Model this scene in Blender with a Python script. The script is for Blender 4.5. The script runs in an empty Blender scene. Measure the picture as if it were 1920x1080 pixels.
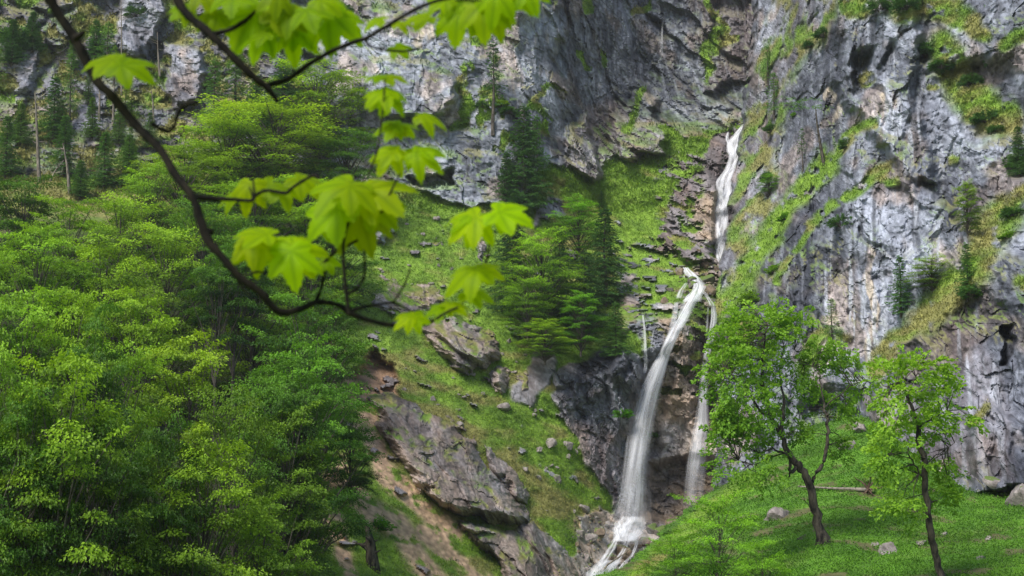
import bpy, math, random
import numpy as np
from mathutils import Vector, Matrix, Euler

random.seed(7)
RNG = np.random.default_rng(11)
scene = bpy.context.scene
col = scene.collection

# ------------------------------------------------------------------ camera frame
K = 0.72 / 1920.0            # metres per reference pixel and metre of distance (50 mm lens)
PITCH = math.radians(7.0)
CP, SP = math.cos(PITCH), math.sin(PITCH)

def P(px, py, d):
    """world point seen at survey position (px, py) at distance d (camera stands at the origin)"""
    cx = (px - 960.0) * K * d
    cz = (540.0 - py) * K * d
    y = d * CP - cz * SP
    z = d * SP + cz * CP
    if isinstance(cx, np.ndarray):
        return np.stack([cx, y, z], -1)
    return Vector((cx, y, z))

# ------------------------------------------------------------------ noise
def _hash(ix, iy, s):
    with np.errstate(over='ignore'):
        h = (ix.astype(np.int64) * 374761393 + iy.astype(np.int64) * 668265263 + s * 2147483647) & 0xFFFFFFFF
        h = ((h ^ (h >> 13)) * 1274126177) & 0xFFFFFFFF
        h = ((h ^ (h >> 15)) * 2246822519) & 0xFFFFFFFF
        h = h ^ (h >> 16)
    return (h & 0xFFFFFF).astype(np.float64) / 16777216.0

def gnoise(u, v, s=0):
    iu, iv = np.floor(u), np.floor(v)
    fu, fv = u - iu, v - iv
    su, sv = fu * fu * fu * (fu * (fu * 6 - 15) + 10), fv * fv * fv * (fv * (fv * 6 - 15) + 10)
    out = 0
    for a in (0, 1):
        for b in (0, 1):
            an = _hash(iu + a, iv + b, s) * 6.2831853
            g = np.cos(an) * (fu - a) + np.sin(an) * (fv - b)
            out = out + g * (su if a else 1 - su) * (sv if b else 1 - sv)
    return out * 1.5

def fbm(u, v, s=0, o=4, lac=2.03, gain=0.5):
    t, a = 0, 1.0
    for i in range(o):
        t = t + a * gnoise(u, v, s + i * 17)
        u, v, a = u * lac + 3.1, v * lac - 1.7, a * gain
    return t

def facet(u, v, s=0, tilt=0.9):
    """voronoi blocks, each with its own height and its own tilted face: broken rock"""
    iu, iv = np.floor(u), np.floor(v)
    best = np.full(u.shape, 1e9); sec = np.full(u.shape, 1e9)
    bh = np.zeros(u.shape); bg = np.zeros(u.shape); bk = np.zeros(u.shape)
    du = np.zeros(u.shape); dv = np.zeros(u.shape)
    for a in (-1, 0, 1):
        for b in (-1, 0, 1):
            cu, cv = iu + a, iv + b
            r1 = _hash(cu, cv, s); r2 = _hash(cu, cv, s + 5)
            fu, fv = u - (cu + r1), v - (cv + r2)
            d = fu * fu + fv * fv
            m = d < best
            sec = np.where(m, best, np.minimum(sec, d))
            best = np.where(m, d, best)
            du = np.where(m, fu, du); dv = np.where(m, fv, dv)
            bh = np.where(m, r1 * 7.13 % 1.0, bh); bg = np.where(m, r2 * 9.7 % 1.0, bg)
            bk = np.where(m, (r1 * 31.7 + r2 * 17.3) % 1.0, bk)
    an = bg * 6.2831853
    val = (bh - 0.5) + tilt * (np.cos(an) * du + np.sin(an) * dv)
    edge = np.sqrt(sec) - np.sqrt(best)
    return val, edge, bk

def sst(a, b, x):
    t = np.clip((x - a) / (b - a), 0, 1)
    return t * t * (3 - 2 * t)

# ------------------------------------------------------------------ 2-d shapes over the survey grid
def seg_dist(PX, PY, pts, closed=False):
    best = np.full(PX.shape, 1e9)
    n = len(pts)
    for i in range(n if closed else n - 1):
        ax, ay = pts[i][:2]; bx, by = pts[(i + 1) % n][:2]
        dx, dy = bx - ax, by - ay
        L = dx * dx + dy * dy + 1e-9
        t = np.clip(((PX - ax) * dx + (PY - ay) * dy) / L, 0, 1)
        best = np.minimum(best, (PX - ax - t * dx) ** 2 + (PY - ay - t * dy) ** 2)
    return np.sqrt(best)

def inside(PX, PY, pts):
    r = np.zeros(PX.shape, bool)
    n = len(pts)
    for i in range(n):
        x1, y1 = pts[i]; x2, y2 = pts[(i + 1) % n]
        if y1 == y2: continue
        c = ((y1 > PY) != (y2 > PY)) & (PX < (x2 - x1) * (PY - y1) / (y2 - y1) + x1)
        r ^= c
    return r

def sdf(PX, PY, pts):
    d = seg_dist(PX, PY, pts, True)
    return np.where(inside(PX, PY, pts), d, -d)          # positive inside

def pm(PX, PY, pts, f=8):
    return sst(-f, f, sdf(PX, PY, pts))

def br(PX, PY, pts, r):
    if len(pts) == 1: pts = [pts[0], (pts[0][0] + .5, pts[0][1])]
    return 1 - sst(r * 0.55, r * 1.35, seg_dist(PX, PY, pts))

def tps(ctrl):
    c = np.array(ctrl, float)
    xy = c[:, :2] / 500.0; z = c[:, 2]
    n = len(c)
    def U(r2): return 0.5 * r2 * np.log(r2 + 1e-9)
    A = np.zeros((n + 3, n + 3))
    d2 = ((xy[:, None] - xy[None]) ** 2).sum(-1)
    A[:n, :n] = U(d2) + np.eye(n) * 0.004
    A[:n, n] = 1; A[:n, n + 1:] = xy; A[n, :n] = 1; A[n + 1:, :n] = xy.T
    w = np.linalg.solve(A, np.concatenate([z, [0, 0, 0]]))
    def f(PX, PY):
        X, Y = PX / 500.0, PY / 500.0
        out = w[n] + w[n + 1] * X + w[n + 2] * Y
        for i in range(n):
            out = out + w[i] * U((X - xy[i, 0]) ** 2 + (Y - xy[i, 1]) ** 2)
        return out
    return f

# ------------------------------------------------------------------ mesh output
def mesh_np(name, verts, faces, mat=None, smooth=False, colors=None, uv=None, floats=None):
    me = bpy.data.meshes.new(name)
    verts = np.ascontiguousarray(verts, np.float32); faces = np.ascontiguousarray(faces, np.int32)
    nf, k = faces.shape
    me.vertices.add(len(verts)); me.vertices.foreach_set('co', verts.ravel())
    me.loops.add(nf * k); me.loops.foreach_set('vertex_index', faces.ravel())
    me.polygons.add(nf)
    me.polygons.foreach_set('loop_start', np.arange(0, nf * k, k, dtype=np.int32))
    me.polygons.foreach_set('loop_total', np.full(nf, k, np.int32))
    me.polygons.foreach_set('use_smooth', np.full(nf, bool(smooth)))
    me.update(calc_edges=True)
    if colors is not None:
        a = me.attributes.new('Col', 'FLOAT_COLOR', 'POINT')
        c = np.ones((len(verts), 4), np.float32); c[:, :3] = colors
        a.data.foreach_set('color', c.ravel())
    if floats:
        for nm, arr in floats.items():
            a = me.attributes.new(nm, 'FLOAT', 'POINT')
            a.data.foreach_set('value', np.ascontiguousarray(arr, np.float32).ravel())
    if uv is not None:
        l = me.uv_layers.new(name='UVMap')
        l.data.foreach_set('uv', np.ascontiguousarray(uv[faces.ravel()], np.float32).ravel())
    if mat: me.materials.append(mat)
    return me

def link(name, me, parent=None, loc=(0, 0, 0)):
    o = bpy.data.objects.new(name, me); col.objects.link(o)
    o.location = loc
    if parent: o.parent = parent
    return o

def tag(o, label=None, cat=None, group=None, kind=None):
    if label: o['label'] = label
    if cat: o['category'] = cat
    if group: o['group'] = group
    if kind: o['kind'] = kind
    return o

def empty(name, loc, rz=0.0, label=None, cat=None, group=None):
    o = bpy.data.objects.new(name, None); col.objects.link(o)
    o.location = loc; o.rotation_euler = (0, 0, rz); o.empty_display_size = 0.3
    return tag(o, label, cat, group)

class MB:
    """collects quads (triangles repeat nothing: all faces are quads)"""
    def __init__(s): s.v = []; s.f = []; s.c = []; s.n = 0
    def add(s, v, f, c=None):
        v = np.asarray(v, float); f = np.asarray(f, int)
        s.v.append(v); s.f.append(f + s.n); s.n += len(v)
        s.c.append(np.full(len(v), 0.5) if c is None else np.asarray(c, float))
    def tube(s, pts, rad, n=6, cap=True, wob=0.0):
        pts = [np.array(p, float) for p in pts]
        m = len(pts)
        V = []
        up = np.array([0.31, 0.17, 0.93])
        for i in range(m):
            t = pts[min(i + 1, m - 1)] - pts[max(i - 1, 0)]
            t = t / (np.linalg.norm(t) + 1e-9)
            a = np.cross(t, up)
            if np.linalg.norm(a) < 0.2: a = np.cross(t, np.array([1., 0, 0]))
            a /= np.linalg.norm(a); b = np.cross(t, a)
            for k in range(n):
                an = 6.2831853 * k / n
                r = rad[i] * (1 + (wob * (random.random() - .5) if wob else 0))
                V.append(pts[i] + r * (math.cos(an) * a + math.sin(an) * b))
        Fs = []
        for i in range(m - 1):
            for k in range(n):
                k2 = (k + 1) % n
                Fs.append((i * n + k, i * n + k2, (i + 1) * n + k2, (i + 1) * n + k))
        s.add(V, Fs)
    def mesh(s, name, mat, smooth=False, floats=True):
        v = np.concatenate(s.v); f = np.concatenate(s.f)
        return mesh_np(name, v, f, mat, smooth, floats={'vv': np.concatenate(s.c)} if floats else None)

# ------------------------------------------------------------------ materials
def new_mat(name):
    m = bpy.data.materials.new(name); m.use_nodes = True
    nt = m.node_tree; nt.nodes.clear()
    return m, nt, nt.nodes, nt.links

def N(nt, t, **kw):
    n = nt.nodes.new(t)
    for k, v in kw.items():
        if k.startswith('i_'):
            n.inputs[k[2:].replace('_', ' ')].default_value = v
        else: setattr(n, k, v)
    return n

def terrain_mat(name, bump=0.25, noise_amp=0.35, scale=1.0):
    m, nt, ns, L = new_mat(name)
    out = N(nt, 'ShaderNodeOutputMaterial'); b = N(nt, 'ShaderNodeBsdfPrincipled')
    L.new(b.outputs[0], out.inputs[0])
    at = N(nt, 'ShaderNodeAttribute', attribute_name='Col'); wet = N(nt, 'ShaderNodeAttribute', attribute_name='wet')
    geo = N(nt, 'ShaderNodeNewGeometry')
    n1 = N(nt, 'ShaderNodeTexNoise', i_Scale=1.1 * scale, i_Detail=8.0, i_Roughness=0.68)
    n2 = N(nt, 'ShaderNodeTexNoise', i_Scale=0.35 * scale, i_Detail=5.0, i_Roughness=0.6)
    vo = N(nt, 'ShaderNodeTexVoronoi', i_Scale=1.3 * scale, feature='DISTANCE_TO_EDGE')
    # warp the voronoi with noise so cracks are crooked
    mixv = N(nt, 'ShaderNodeMixRGB', blend_type='LINEAR_LIGHT'); mixv.inputs[0].default_value = 0.8
    L.new(geo.outputs['Position'], n1.inputs['Vector']); L.new(geo.outputs['Position'], n2.inputs['Vector'])
    L.new(geo.outputs['Position'], mixv.inputs[1]); L.new(n1.outputs['Color'], mixv.inputs[2])
    L.new(mixv.outputs[0], vo.inputs['Vector'])
    mr = N(nt, 'ShaderNodeMapRange'); mr.inputs[1].default_value = 0.3; mr.inputs[2].default_value = 0.7
    mr.inputs[3].default_value = 1 - noise_amp; mr.inputs[4].default_value = 1 + noise_amp
    L.new(n1.outputs[0], mr.inputs[0])
    mc = N(nt, 'ShaderNodeMixRGB', blend_type='MULTIPLY'); mc.inputs[0].default_value = 1
    L.new(at.outputs['Color'], mc.inputs[1]); L.new(mr.outputs[0], mc.inputs[2])
    cr = N(nt, 'ShaderNodeMapRange'); cr.inputs[1].default_value = 0.0; cr.inputs[2].default_value = 0.05
    cr.inputs[3].default_value = 0.86; cr.inputs[4].default_value = 1.0
    L.new(vo.outputs['Distance'], cr.inputs[0])
    rk = N(nt, 'ShaderNodeAttribute', attribute_name='rock')
    crm = N(nt, 'ShaderNodeMixRGB', blend_type='MIX'); crm.inputs[1].default_value = (1, 1, 1, 1)
    L.new(rk.outputs['Fac'], crm.inputs[0]); L.new(cr.outputs[0], crm.inputs[2])
    mc2 = N(nt, 'ShaderNodeMixRGB', blend_type='MULTIPLY'); mc2.inputs[0].default_value = 1
    L.new(mc.outputs[0], mc2.inputs[1]); L.new(crm.outputs[0], mc2.inputs[2])
    L.new(mc2.outputs[0], b.inputs['Base Color'])
    ro = N(nt, 'ShaderNodeMapRange'); ro.inputs[3].default_value = 0.9; ro.inputs[4].default_value = 0.33
    L.new(wet.outputs['Fac'], ro.inputs[0]); L.new(ro.outputs[0], b.inputs['Roughness'])
    b.inputs['Specular IOR Level'].default_value = 0.3
    ad = N(nt, 'ShaderNodeMath', operation='ADD')
    L.new(n1.outputs[0], ad.inputs[0])
    m3 = N(nt, 'ShaderNodeMath', operation='MULTIPLY'); m3.inputs[1].default_value = 0.4
    L.new(cr.outputs[0], m3.inputs[0]); 
    m4 = N(nt, 'ShaderNodeMath', operation='MULTIPLY'); L.new(m3.outputs[0], m4.inputs[0]); L.new(rk.outputs['Fac'], m4.inputs[1])
    L.new(m4.outputs[0], ad.inputs[1])
    bp = N(nt, 'ShaderNodeBump', i_Strength=1.0, i_Distance=bump)
    L.new(ad.outputs[0], bp.inputs['Height']); L.new(bp.outputs[0], b.inputs['Normal'])
    return m

def leaf_mat(name, c1, c2, trans=0.45, tcol=None, rough=0.5, objcol=True):
    """two-tone leaf, tinted per tree by the object's colour, letting light through"""
    m, nt, ns, L = new_mat(name)
    out = N(nt, 'ShaderNodeOutputMaterial')
    vv = N(nt, 'ShaderNodeAttribute', attribute_name='vv')
    mx = N(nt, 'ShaderNodeMixRGB'); mx.inputs[1].default_value = (*c1, 1); mx.inputs[2].default_value = (*c2, 1)
    L.new(vv.outputs['Fac'], mx.inputs[0])
    base = mx.outputs[0]
    if objcol:
        oi = N(nt, 'ShaderNodeObjectInfo'); mu = N(nt, 'ShaderNodeMixRGB', blend_type='MULTIPLY'); mu.inputs[0].default_value = 1
        L.new(base, mu.inputs[1]); L.new(oi.outputs['Color'], mu.inputs[2]); base = mu.outputs[0]
    b = N(nt, 'ShaderNodeBsdfPrincipled', i_Roughness=rough); b.inputs['Specular IOR Level'].default_value = 0.25
    L.new(base, b.inputs['Base Color'])
    t = N(nt, 'ShaderNodeBsdfTranslucent')
    tm = N(nt, 'ShaderNodeMixRGB', blend_type='MULTIPLY'); tm.inputs[0].default_value = 1
    tm.inputs[2].default_value = (*(tcol or (1.25, 1.15, 0.6)), 1)
    L.new(base, tm.inputs[1]); L.new(tm.outputs[0], t.inputs[0])
    ms = N(nt, 'ShaderNodeMixShader'); ms.inputs[0].default_value = trans
    L.new(b.outputs[0], ms.inputs[1]); L.new(t.outputs[0], ms.inputs[2]); L.new(ms.outputs[0], out.inputs[0])
    return m

def bark_mat(name, c1, c2, scale=6.0, bump=0.02):
    m, nt, ns, L = new_mat(name)
    out = N(nt, 'ShaderNodeOutputMaterial'); b = N(nt, 'ShaderNodeBsdfPrincipled', i_Roughness=0.9)
    tc = N(nt, 'ShaderNodeTexCoord')
    mp = N(nt, 'ShaderNodeMapping'); mp.inputs['Scale'].default_value = (1, 1, 0.35)
    n1 = N(nt, 'ShaderNodeTexNoise', i_Scale=scale, i_Detail=6.0, i_Roughness=0.7)
    L.new(tc.outputs['Object'], mp.inputs[0]); L.new(mp.outputs[0], n1.inputs['Vector'])
    cr = N(nt, 'ShaderNodeValToRGB'); cr.color_ramp.elements[0].position = 0.38; cr.color_ramp.elements[1].position = 0.62
    cr.color_ramp.elements[0].color = (*c1, 1); cr.color_ramp.elements[1].color = (*c2, 1)
    L.new(n1.outputs[0], cr.inputs[0]); L.new(cr.outputs[0], b.inputs['Base Color'])
    bp = N(nt, 'ShaderNodeBump', i_Strength=1.0, i_Distance=bump); L.new(n1.outputs[0], bp.inputs['Height'])
    L.new(bp.outputs[0], b.inputs['Normal']); L.new(b.outputs[0], out.inputs[0])
    b.inputs['Specular IOR Level'].default_value = 0.2
    return m

def water_mat(name, dens=1.0, sx=9.0, sy=0.8, body=0.5, ragged=1.0, EPOW=1.2):
    """long-exposure falling water: white strands over a thinner veil; u across, v along in metres"""
    m, nt, ns, L = new_mat(name)
    out = N(nt, 'ShaderNodeOutputMaterial')
    uv = N(nt, 'ShaderNodeUVMap'); sep = N(nt, 'ShaderNodeSeparateXYZ'); L.new(uv.outputs[0], sep.inputs[0])
    mp = N(nt, 'ShaderNodeMapping'); mp.inputs['Scale'].default_value = (sx, sy * 0.16, 1); L.new(uv.outputs[0], mp.inputs[0])
    n1 = N(nt, 'ShaderNodeTexNoise', i_Scale=1.0, i_Detail=5.0, i_Roughness=0.62); L.new(mp.outputs[0], n1.inputs['Vector'])
    mp2 = N(nt, 'ShaderNodeMapping'); mp2.inputs['Scale'].default_value = (2.2, 0.22, 1); L.new(uv.outputs[0], mp2.inputs[0])
    n2 = N(nt, 'ShaderNodeTexNoise', i_Scale=1.0, i_Detail=2.0); L.new(mp2.outputs[0], n2.inputs['Vector'])
    # edge fade: 4u(1-u)
    e1 = N(nt, 'ShaderNodeMath', operation='SUBTRACT'); e1.inputs[0].default_value = 1; L.new(sep.outputs[0], e1.inputs[1])
    e2 = N(nt, 'ShaderNodeMath', operation='MULTIPLY'); L.new(sep.outputs[0], e2.inputs[0]); L.new(e1.outputs[0], e2.inputs[1])
    e3 = N(nt, 'ShaderNodeMath', operation='MULTIPLY'); L.new(e2.outputs[0], e3.inputs[0]); e3.inputs[1].default_value = 4
    e4 = N(nt, 'ShaderNodeMath', operation='POWER'); L.new(e3.outputs[0], e4.inputs[0]); e4.inputs[1].default_value = EPOW
    # strands
    a1 = N(nt, 'ShaderNodeMapRange'); a1.inputs[1].default_value = 0.36; a1.inputs[2].default_value = 0.66
    a1.inputs[3].default_value = body * 0.35; a1.inputs[4].default_value = 1.0; L.new(n1.outputs[0], a1.inputs[0])
    a2 = N(nt, 'ShaderNodeMapRange'); a2.inputs[1].default_value = 0.3; a2.inputs[2].default_value = 0.6
    a2.inputs[3].default_value = 1 - 0.6 * ragged; a2.inputs[4].default_value = 1.0; L.new(n2.outputs[0], a2.inputs[0])
    m1 = N(nt, 'ShaderNodeMath', operation='MULTIPLY'); L.new(a1.outputs[0], m1.inputs[0]); L.new(a2.outputs[0], m1.inputs[1])
    m2 = N(nt, 'ShaderNodeMath', operation='MULTIPLY'); L.new(m1.outputs[0], m2.inputs[0]); L.new(e4.outputs[0], m2.inputs[1])
    den = N(nt, 'ShaderNodeAttribute', attribute_name='dens')
    m3 = N(nt, 'ShaderNodeMath', operation='MULTIPLY', use_clamp=True); L.new(m2.outputs[0], m3.inputs[0]); L.new(den.outputs['Fac'], m3.inputs[1])
    m4 = N(nt, 'ShaderNodeMath', operation='MULTIPLY', use_clamp=True); L.new(m3.outputs[0], m4.inputs[0]); m4.inputs[1].default_value = dens
    tr = N(nt, 'ShaderNodeBsdfTransparent')
    df = N(nt, 'ShaderNodeBsdfDiffuse'); df.inputs[0].default_value = (0.93, 0.95, 1.0, 1)
    tl = N(nt, 'ShaderNodeBsdfTranslucent'); tl.inputs[0].default_value = (0.93, 0.95, 1.0, 1)
    mw = N(nt, 'ShaderNodeMixShader'); mw.inputs[0].default_value = 0.35; L.new(df.outputs[0], mw.inputs[1]); L.new(tl.outputs[0], mw.inputs[2])
    ms = N(nt, 'ShaderNodeMixShader'); L.new(m4.outputs[0], ms.inputs[0]); L.new(tr.outputs[0], ms.inputs[1]); L.new(mw.outputs[0], ms.inputs[2])
    L.new(ms.outputs[0], out.inputs[0])
    return m
SKY_S = 0.18; SUN_S = 5.2; HAZE = 0.00017

# ================================================================== TERRAIN
def rock_disp(u, v, seed, ang=0.35, tall=0.55, amp=1.0, big=1.0):
    """displacement towards the viewer in metres, plus crack factor and block id"""
    w = 1.2 * fbm(u / 9, v / 9, seed + 3, 3); w2 = 1.2 * fbm(u / 9 + 40, v / 9, seed + 9, 3)
    uu, vv = u + w * 1.6, v + w2 * 1.6
    c, s = math.cos(ang), math.sin(ang)
    a, b = uu * c + vv * s, (-uu * s + vv * c) * tall
    f1, e1, k1 = facet(a / 15, b / 15, seed, 1.0)
    f2, e2, k2 = facet(a / 5.2, b / 5.2, seed + 31, 1.1)
    a2 = a + 0.5 * fbm(u / 1.5, v / 1.5, seed + 4, 2)
    f1 = f1 * sst(0, .10, e1); f2 = f2 * sst(0, .16, e2)
    f3, e3, k3 = facet(a2 / 1.9, b / 1.9, seed + 57, 1.0)
    f4, e4, k4 = facet(a2 / 0.75, b / 0.75, seed + 77, 0.9)
    mod = 0.6 + 0.8 * sst(-0.4, 0.5, fbm(u / 12, v / 12, seed + 91, 2))
    d = big * 3.4 * f1 + 1.35 * f2 * mod + 0.45 * f3 * mod + 0.7 * np.abs(gnoise(a / 3.1, b / 6.0, seed + 13)) + 0.2 * f4 + 0.28 * fbm(u / 1.1, v / 1.1, seed + 12, 3)
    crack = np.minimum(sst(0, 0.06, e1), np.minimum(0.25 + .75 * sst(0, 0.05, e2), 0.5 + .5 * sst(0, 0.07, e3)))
    return (d + 0.12 * gnoise(u / .4, v / .4, seed + 88)) * amp, crack, k2, k3

def lerp(a, b, t):
    return a + (b - a) * t[..., None]

def rock_color(u, v, k2, k3, seed, dark=0.0, streak=0.0, cream=0.0, pink=0.0, tan=0.0, pale=0.0, crack=None, warm=0.0, blue=0.0):
    D = np.array([0.055, 0.059, 0.075]); Mi = np.array([0.185, 0.195, 0.228]); Li = np.array([0.40, 0.42, 0.48])
    t = 0.48 + 0.42 * fbm(u / 5, v / 8, seed, 4) + 0.20 * (k2 - .5) + 0.16 * (k3 - .5) + 0.27 * gnoise(u / 0.9, v / 1.2, seed + 2) + 0.24 * gnoise(u / 0.35, v / 0.45, seed + 6)
    t = t - 0.45 * dark + 0.38 * pale
    c = lerp(D, Mi, np.clip(t * 2, 0, 1)); c = c + (Li - Mi) * np.clip(t * 2 - 1, 0, 1)[..., None]
    # warm, brownish weathering
    w = sst(0.05, 0.55, fbm(u / 7 + 9, v / 7, seed + 21, 3) + 0.45 * cream + warm + .3 * gnoise(u / 1.3, v / 2, seed + 5))
    c = c * (1 + blue * np.array([-.10, -.02, .12]))
    c = c * (1 + w[..., None] * (np.array([1.32, 1.06, 0.86]) - 1))
    if np.any(cream):
        cc = sst(0.28, 0.62, cream * (0.52 + 0.6 * fbm(u / 1.8, v / 6, seed + 33, 3)))
        c = lerp(c, np.array([0.50, 0.43, 0.34]), cc * 0.85)
    if np.any(pink):
        c = lerp(c, c * 0.45 + np.array([0.13, 0.095, 0.085]), pink * 0.85)
    if np.any(tan):
        tt = tan * (0.75 + 0.5 * gnoise(u / 2.3, v / 2.3, seed + 45))
        c = lerp(c, c * 0.55 + np.array([0.27, 0.195, 0.115]), np.clip(tt, 0, 1) * 0.95)
    if np.any(streak):
        s1 = gnoise(u / 1.1 + 0.25 * gnoise(u / 2, v / 3, 5), v / 13, seed + 51) + 0.55 * gnoise(u / 0.45, v / 7, seed + 52)
        gate = 0.45 + 0.9 * gnoise(u / 5, v / 11, seed + 53)
        s2 = gnoise(u / .7 + .3 * gnoise(u / 2, v / 4, 6), v / 9, seed + 54)
        wh = np.maximum(sst(0.30, 0.55, s1 * gate + .10), .8 * sst(.32, .5, s2 * (.6 + gate))) * streak
        dk = sst(0.25, 0.7, -s1 * (1.1 - gate * .5)) * streak
        c = lerp(c, np.array([0.025, 0.028, 0.036]), dk * 0.72)
        c = lerp(c, np.array([0.46, 0.49, 0.56]), wh * 0.85)
    wv = .5 * gnoise(u / 3.0, v / 3.0, seed + 61)
    for (a_, b_, q_, ht) in ((1.0, .12, 2.6, .05), (.85, .5, 3.8, .045), (-.35, .95, 5.0, .04), (1.0, .05, 1.1, .06)):
        l_ = np.abs(gnoise((u * a_ + v * b_) / q_ + wv, (v * a_ - u * b_) / (q_ * 3.2) + wv, seed + 62 + int(q_ * 10)))
        g_ = sst(-.1, .35, gnoise(u / 4.5, v / 4.5, seed + 70 + int(q_ * 10)))
        c = c * (1 - .58 * (1 - sst(ht * .3, ht, l_)) * g_)[..., None]
    if crack is not None: c = c * (0.72 + 0.28 * crack)[..., None]  # crack dirt plus occlusion-like shade painted into the creases between blocks
    return c

def grass_color(u, v, seed, dry=0.0, lush=0.0):
    g1 = np.array([0.100, 0.185, 0.022]); g2 = np.array([0.175, 0.29, 0.034]); br_ = np.array([0.24, 0.21, 0.08])
    n = fbm(u / 3.5, v / 2.5, seed, 4)
    c = lerp(g1, g2, sst(-0.6, 0.7, n + 0.6 * lush))
    dr = sst(0.0, 0.8, fbm(u / 6 + 7, v / 3, seed + 8, 4) + dry - 0.12 - 0.5 * lush)
    c = lerp(c, br_, dr * 0.8)
    c = c * (0.80 + 0.3 * gnoise(u / 0.6, v / 0.45, seed + 3) + .2 )[..., None].clip(0.35, 1.8)
    return c

DIRT = np.array([0.56, 0.385, 0.25])

class Sheet: pass

def grid(x0, x1, y0, y1, st):
    xs = np.arange(x0, x1 + st, st, float); ys = np.arange(y0, y1 + st, st, float)
    PX, PY = np.meshgrid(xs, ys)
    return PX, PY

def finish(name, S, PX, PY, D, C, wet, rock, mat, keep=None, extra=None):
    S.x0, S.y0, S.st = PX[0, 0], PY[0, 0], PX[0, 1] - PX[0, 0]
    S.D = D; S.PX = PX; S.PY = PY
    V = P(PX, PY, D)
    h, w = PX.shape
    idx = np.arange(h * w).reshape(h, w)
    F = np.stack([idx[:-1, :-1], idx[1:, :-1], idx[1:, 1:], idx[:-1, 1:]], -1).reshape(-1, 4)
    Vf = V.reshape(-1, 3); Cf = C.reshape(-1, 3); wf = wet.ravel(); rf = rock.ravel()
    if keep is not None:
        k = keep.ravel(); F = F[k[F].all(1)]
        used = np.zeros(len(Vf), bool); used[F.ravel()] = True
        mp = np.cumsum(used) - 1
        Vf, Cf, wf, rf, F = Vf[used], Cf[used], wf[used], rf[used], mp[F]
    S.keep = keep
    me = mesh_np(name, Vf, F, mat, False, colors=np.clip(Cf, 0.004, 0.85), floats={'wet': wf, 'rock': rf})
    S.obj = link(name, me)
    return S

def look(S, px, py, A=None):
    A = S.D if A is None else A
    fx = np.clip((np.asarray(px, float) - S.x0) / S.st, 0, A.shape[1] - 1.001); fy = np.clip((np.asarray(py, float) - S.y0) / S.st, 0, A.shape[0] - 1.001)
    ix, iy = fx.astype(int), fy.astype(int); tx, ty = fx - ix, fy - iy
    return (A[iy, ix] * (1 - tx) * (1 - ty) + A[iy, ix + 1] * tx * (1 - ty) + A[iy + 1, ix] * (1 - tx) * ty + A[iy + 1, ix + 1] * tx * ty)

def updot(PX, PY, D):
    V = P(PX, PY, D)
    gx = np.gradient(V, axis=1); gy = np.gradient(V, axis=0)
    n = np.cross(gx, gy); n /= (np.linalg.norm(n, axis=-1, keepdims=True) + 1e-9)
    n = np.where(n[..., 1:2] > 0, -n, n)
    return n[..., 2]

MAT_T = terrain_mat('terrain_rock_and_grass', 0.22, 0.34)
ST = 2.4

# ---------------------------------------------------------------- main mountainside
ctrlM = [(-350,-300,205),(0,-300,208),(350,-300,212),(700,-300,205),(1000,-300,208),(1250,-300,240),(1420,-300,250),(1700,-300,270),(2000,-300,280),
 (-350,0,191),(0,0,194),(300,0,198),(660,0,194),(850,0,195),(1010,0,198),(1200,0,228),(1400,0,238),(1700,0,255),
 (-350,200,178),(0,200,182),(300,200,187),(650,200,187),(850,200,188),(1010,200,190),(1130,200,212),(1300,220,220),(1400,225,222),(1650,200,240),
 (-350,340,158),(0,340,165),(300,330,173),(640,350,180),(850,370,182),(1000,330,187),(1120,320,197),(1250,300,205),(1370,320,204),(1600,330,220),
 (-350,520,132),(0,520,138),(300,520,147),(640,520,158),(850,520,167),(1000,520,173),(1150,520,178),(1260,500,181),(1345,490,184),(1330,560,168),(1285,560,166),(1220,590,163),(1600,560,200),
 (-350,700,106),(0,700,112),(300,700,121),(600,700,133),(750,700,141),(900,700,149),(1020,700,155),(1120,700,157),(1210,700,161),(1300,700,162),(1370,700,163),(1600,750,180),
 (-350,900,84),(0,900,89),(300,900,99),(600,880,110),(740,880,119),(900,880,132),(1020,880,142),(1130,900,151),(1210,880,161),(1280,880,161),(1370,880,158),(1600,1000,165),
 (-350,1100,70),(0,1100,74),(300,1100,82),(600,1080,91),(760,1080,102),(900,1080,113),(1040,1060,126),(1110,1070,134),(1180,990,151),(1230,1010,150),(1350,1050,145),
 (-350,1400,56),(0,1400,58),(400,1400,63),(800,1400,74),(1100,1400,95),(1400,1400,110)]
fM = tps(ctrlM)

M = Sheet()
PX, PY = grid(-330, 1640, -300, 1390, ST)
D = fM(PX, PY)
Vb = P(PX, PY, D)
U = Vb[..., 0] + 0.25 * Vb[..., 1]; Vv = Vb[..., 2] + 0.25 * Vb[..., 1]
wx = PX + 16 * fbm(U / 6, Vv / 6, 101, 4); wy = PY + 16 * fbm(U / 6 + 50, Vv / 6, 102, 4)
# rock above the cliff foot line
cliff = pm(wx, wy, [(-900,-900),(2600,-900),(2600,230),(1390,232),(1340,235),(1305,262),(1285,262),(1250,222),(1238,232),(1248,285),(1220,300),(1160,292),
   (1150,280),(1128,325),(1105,335),(1072,318),(1030,312),(1000,330),(985,385),(930,385),(830,372),(740,340),(700,400),(650,420),(560,360),(420,330),(330,300),(180,330),(60,340),(-900,330)], 9)
rockm = cliff.copy()
def R_(poly, f=8, k=1.0):
    global rockm
    rockm = np.maximum(rockm, k * pm(wx, wy, poly, f))
def G_(poly, f=8, k=1.0):
    global rockm
    rockm = rockm * (1 - k * pm(wx, wy, poly, f))
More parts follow.
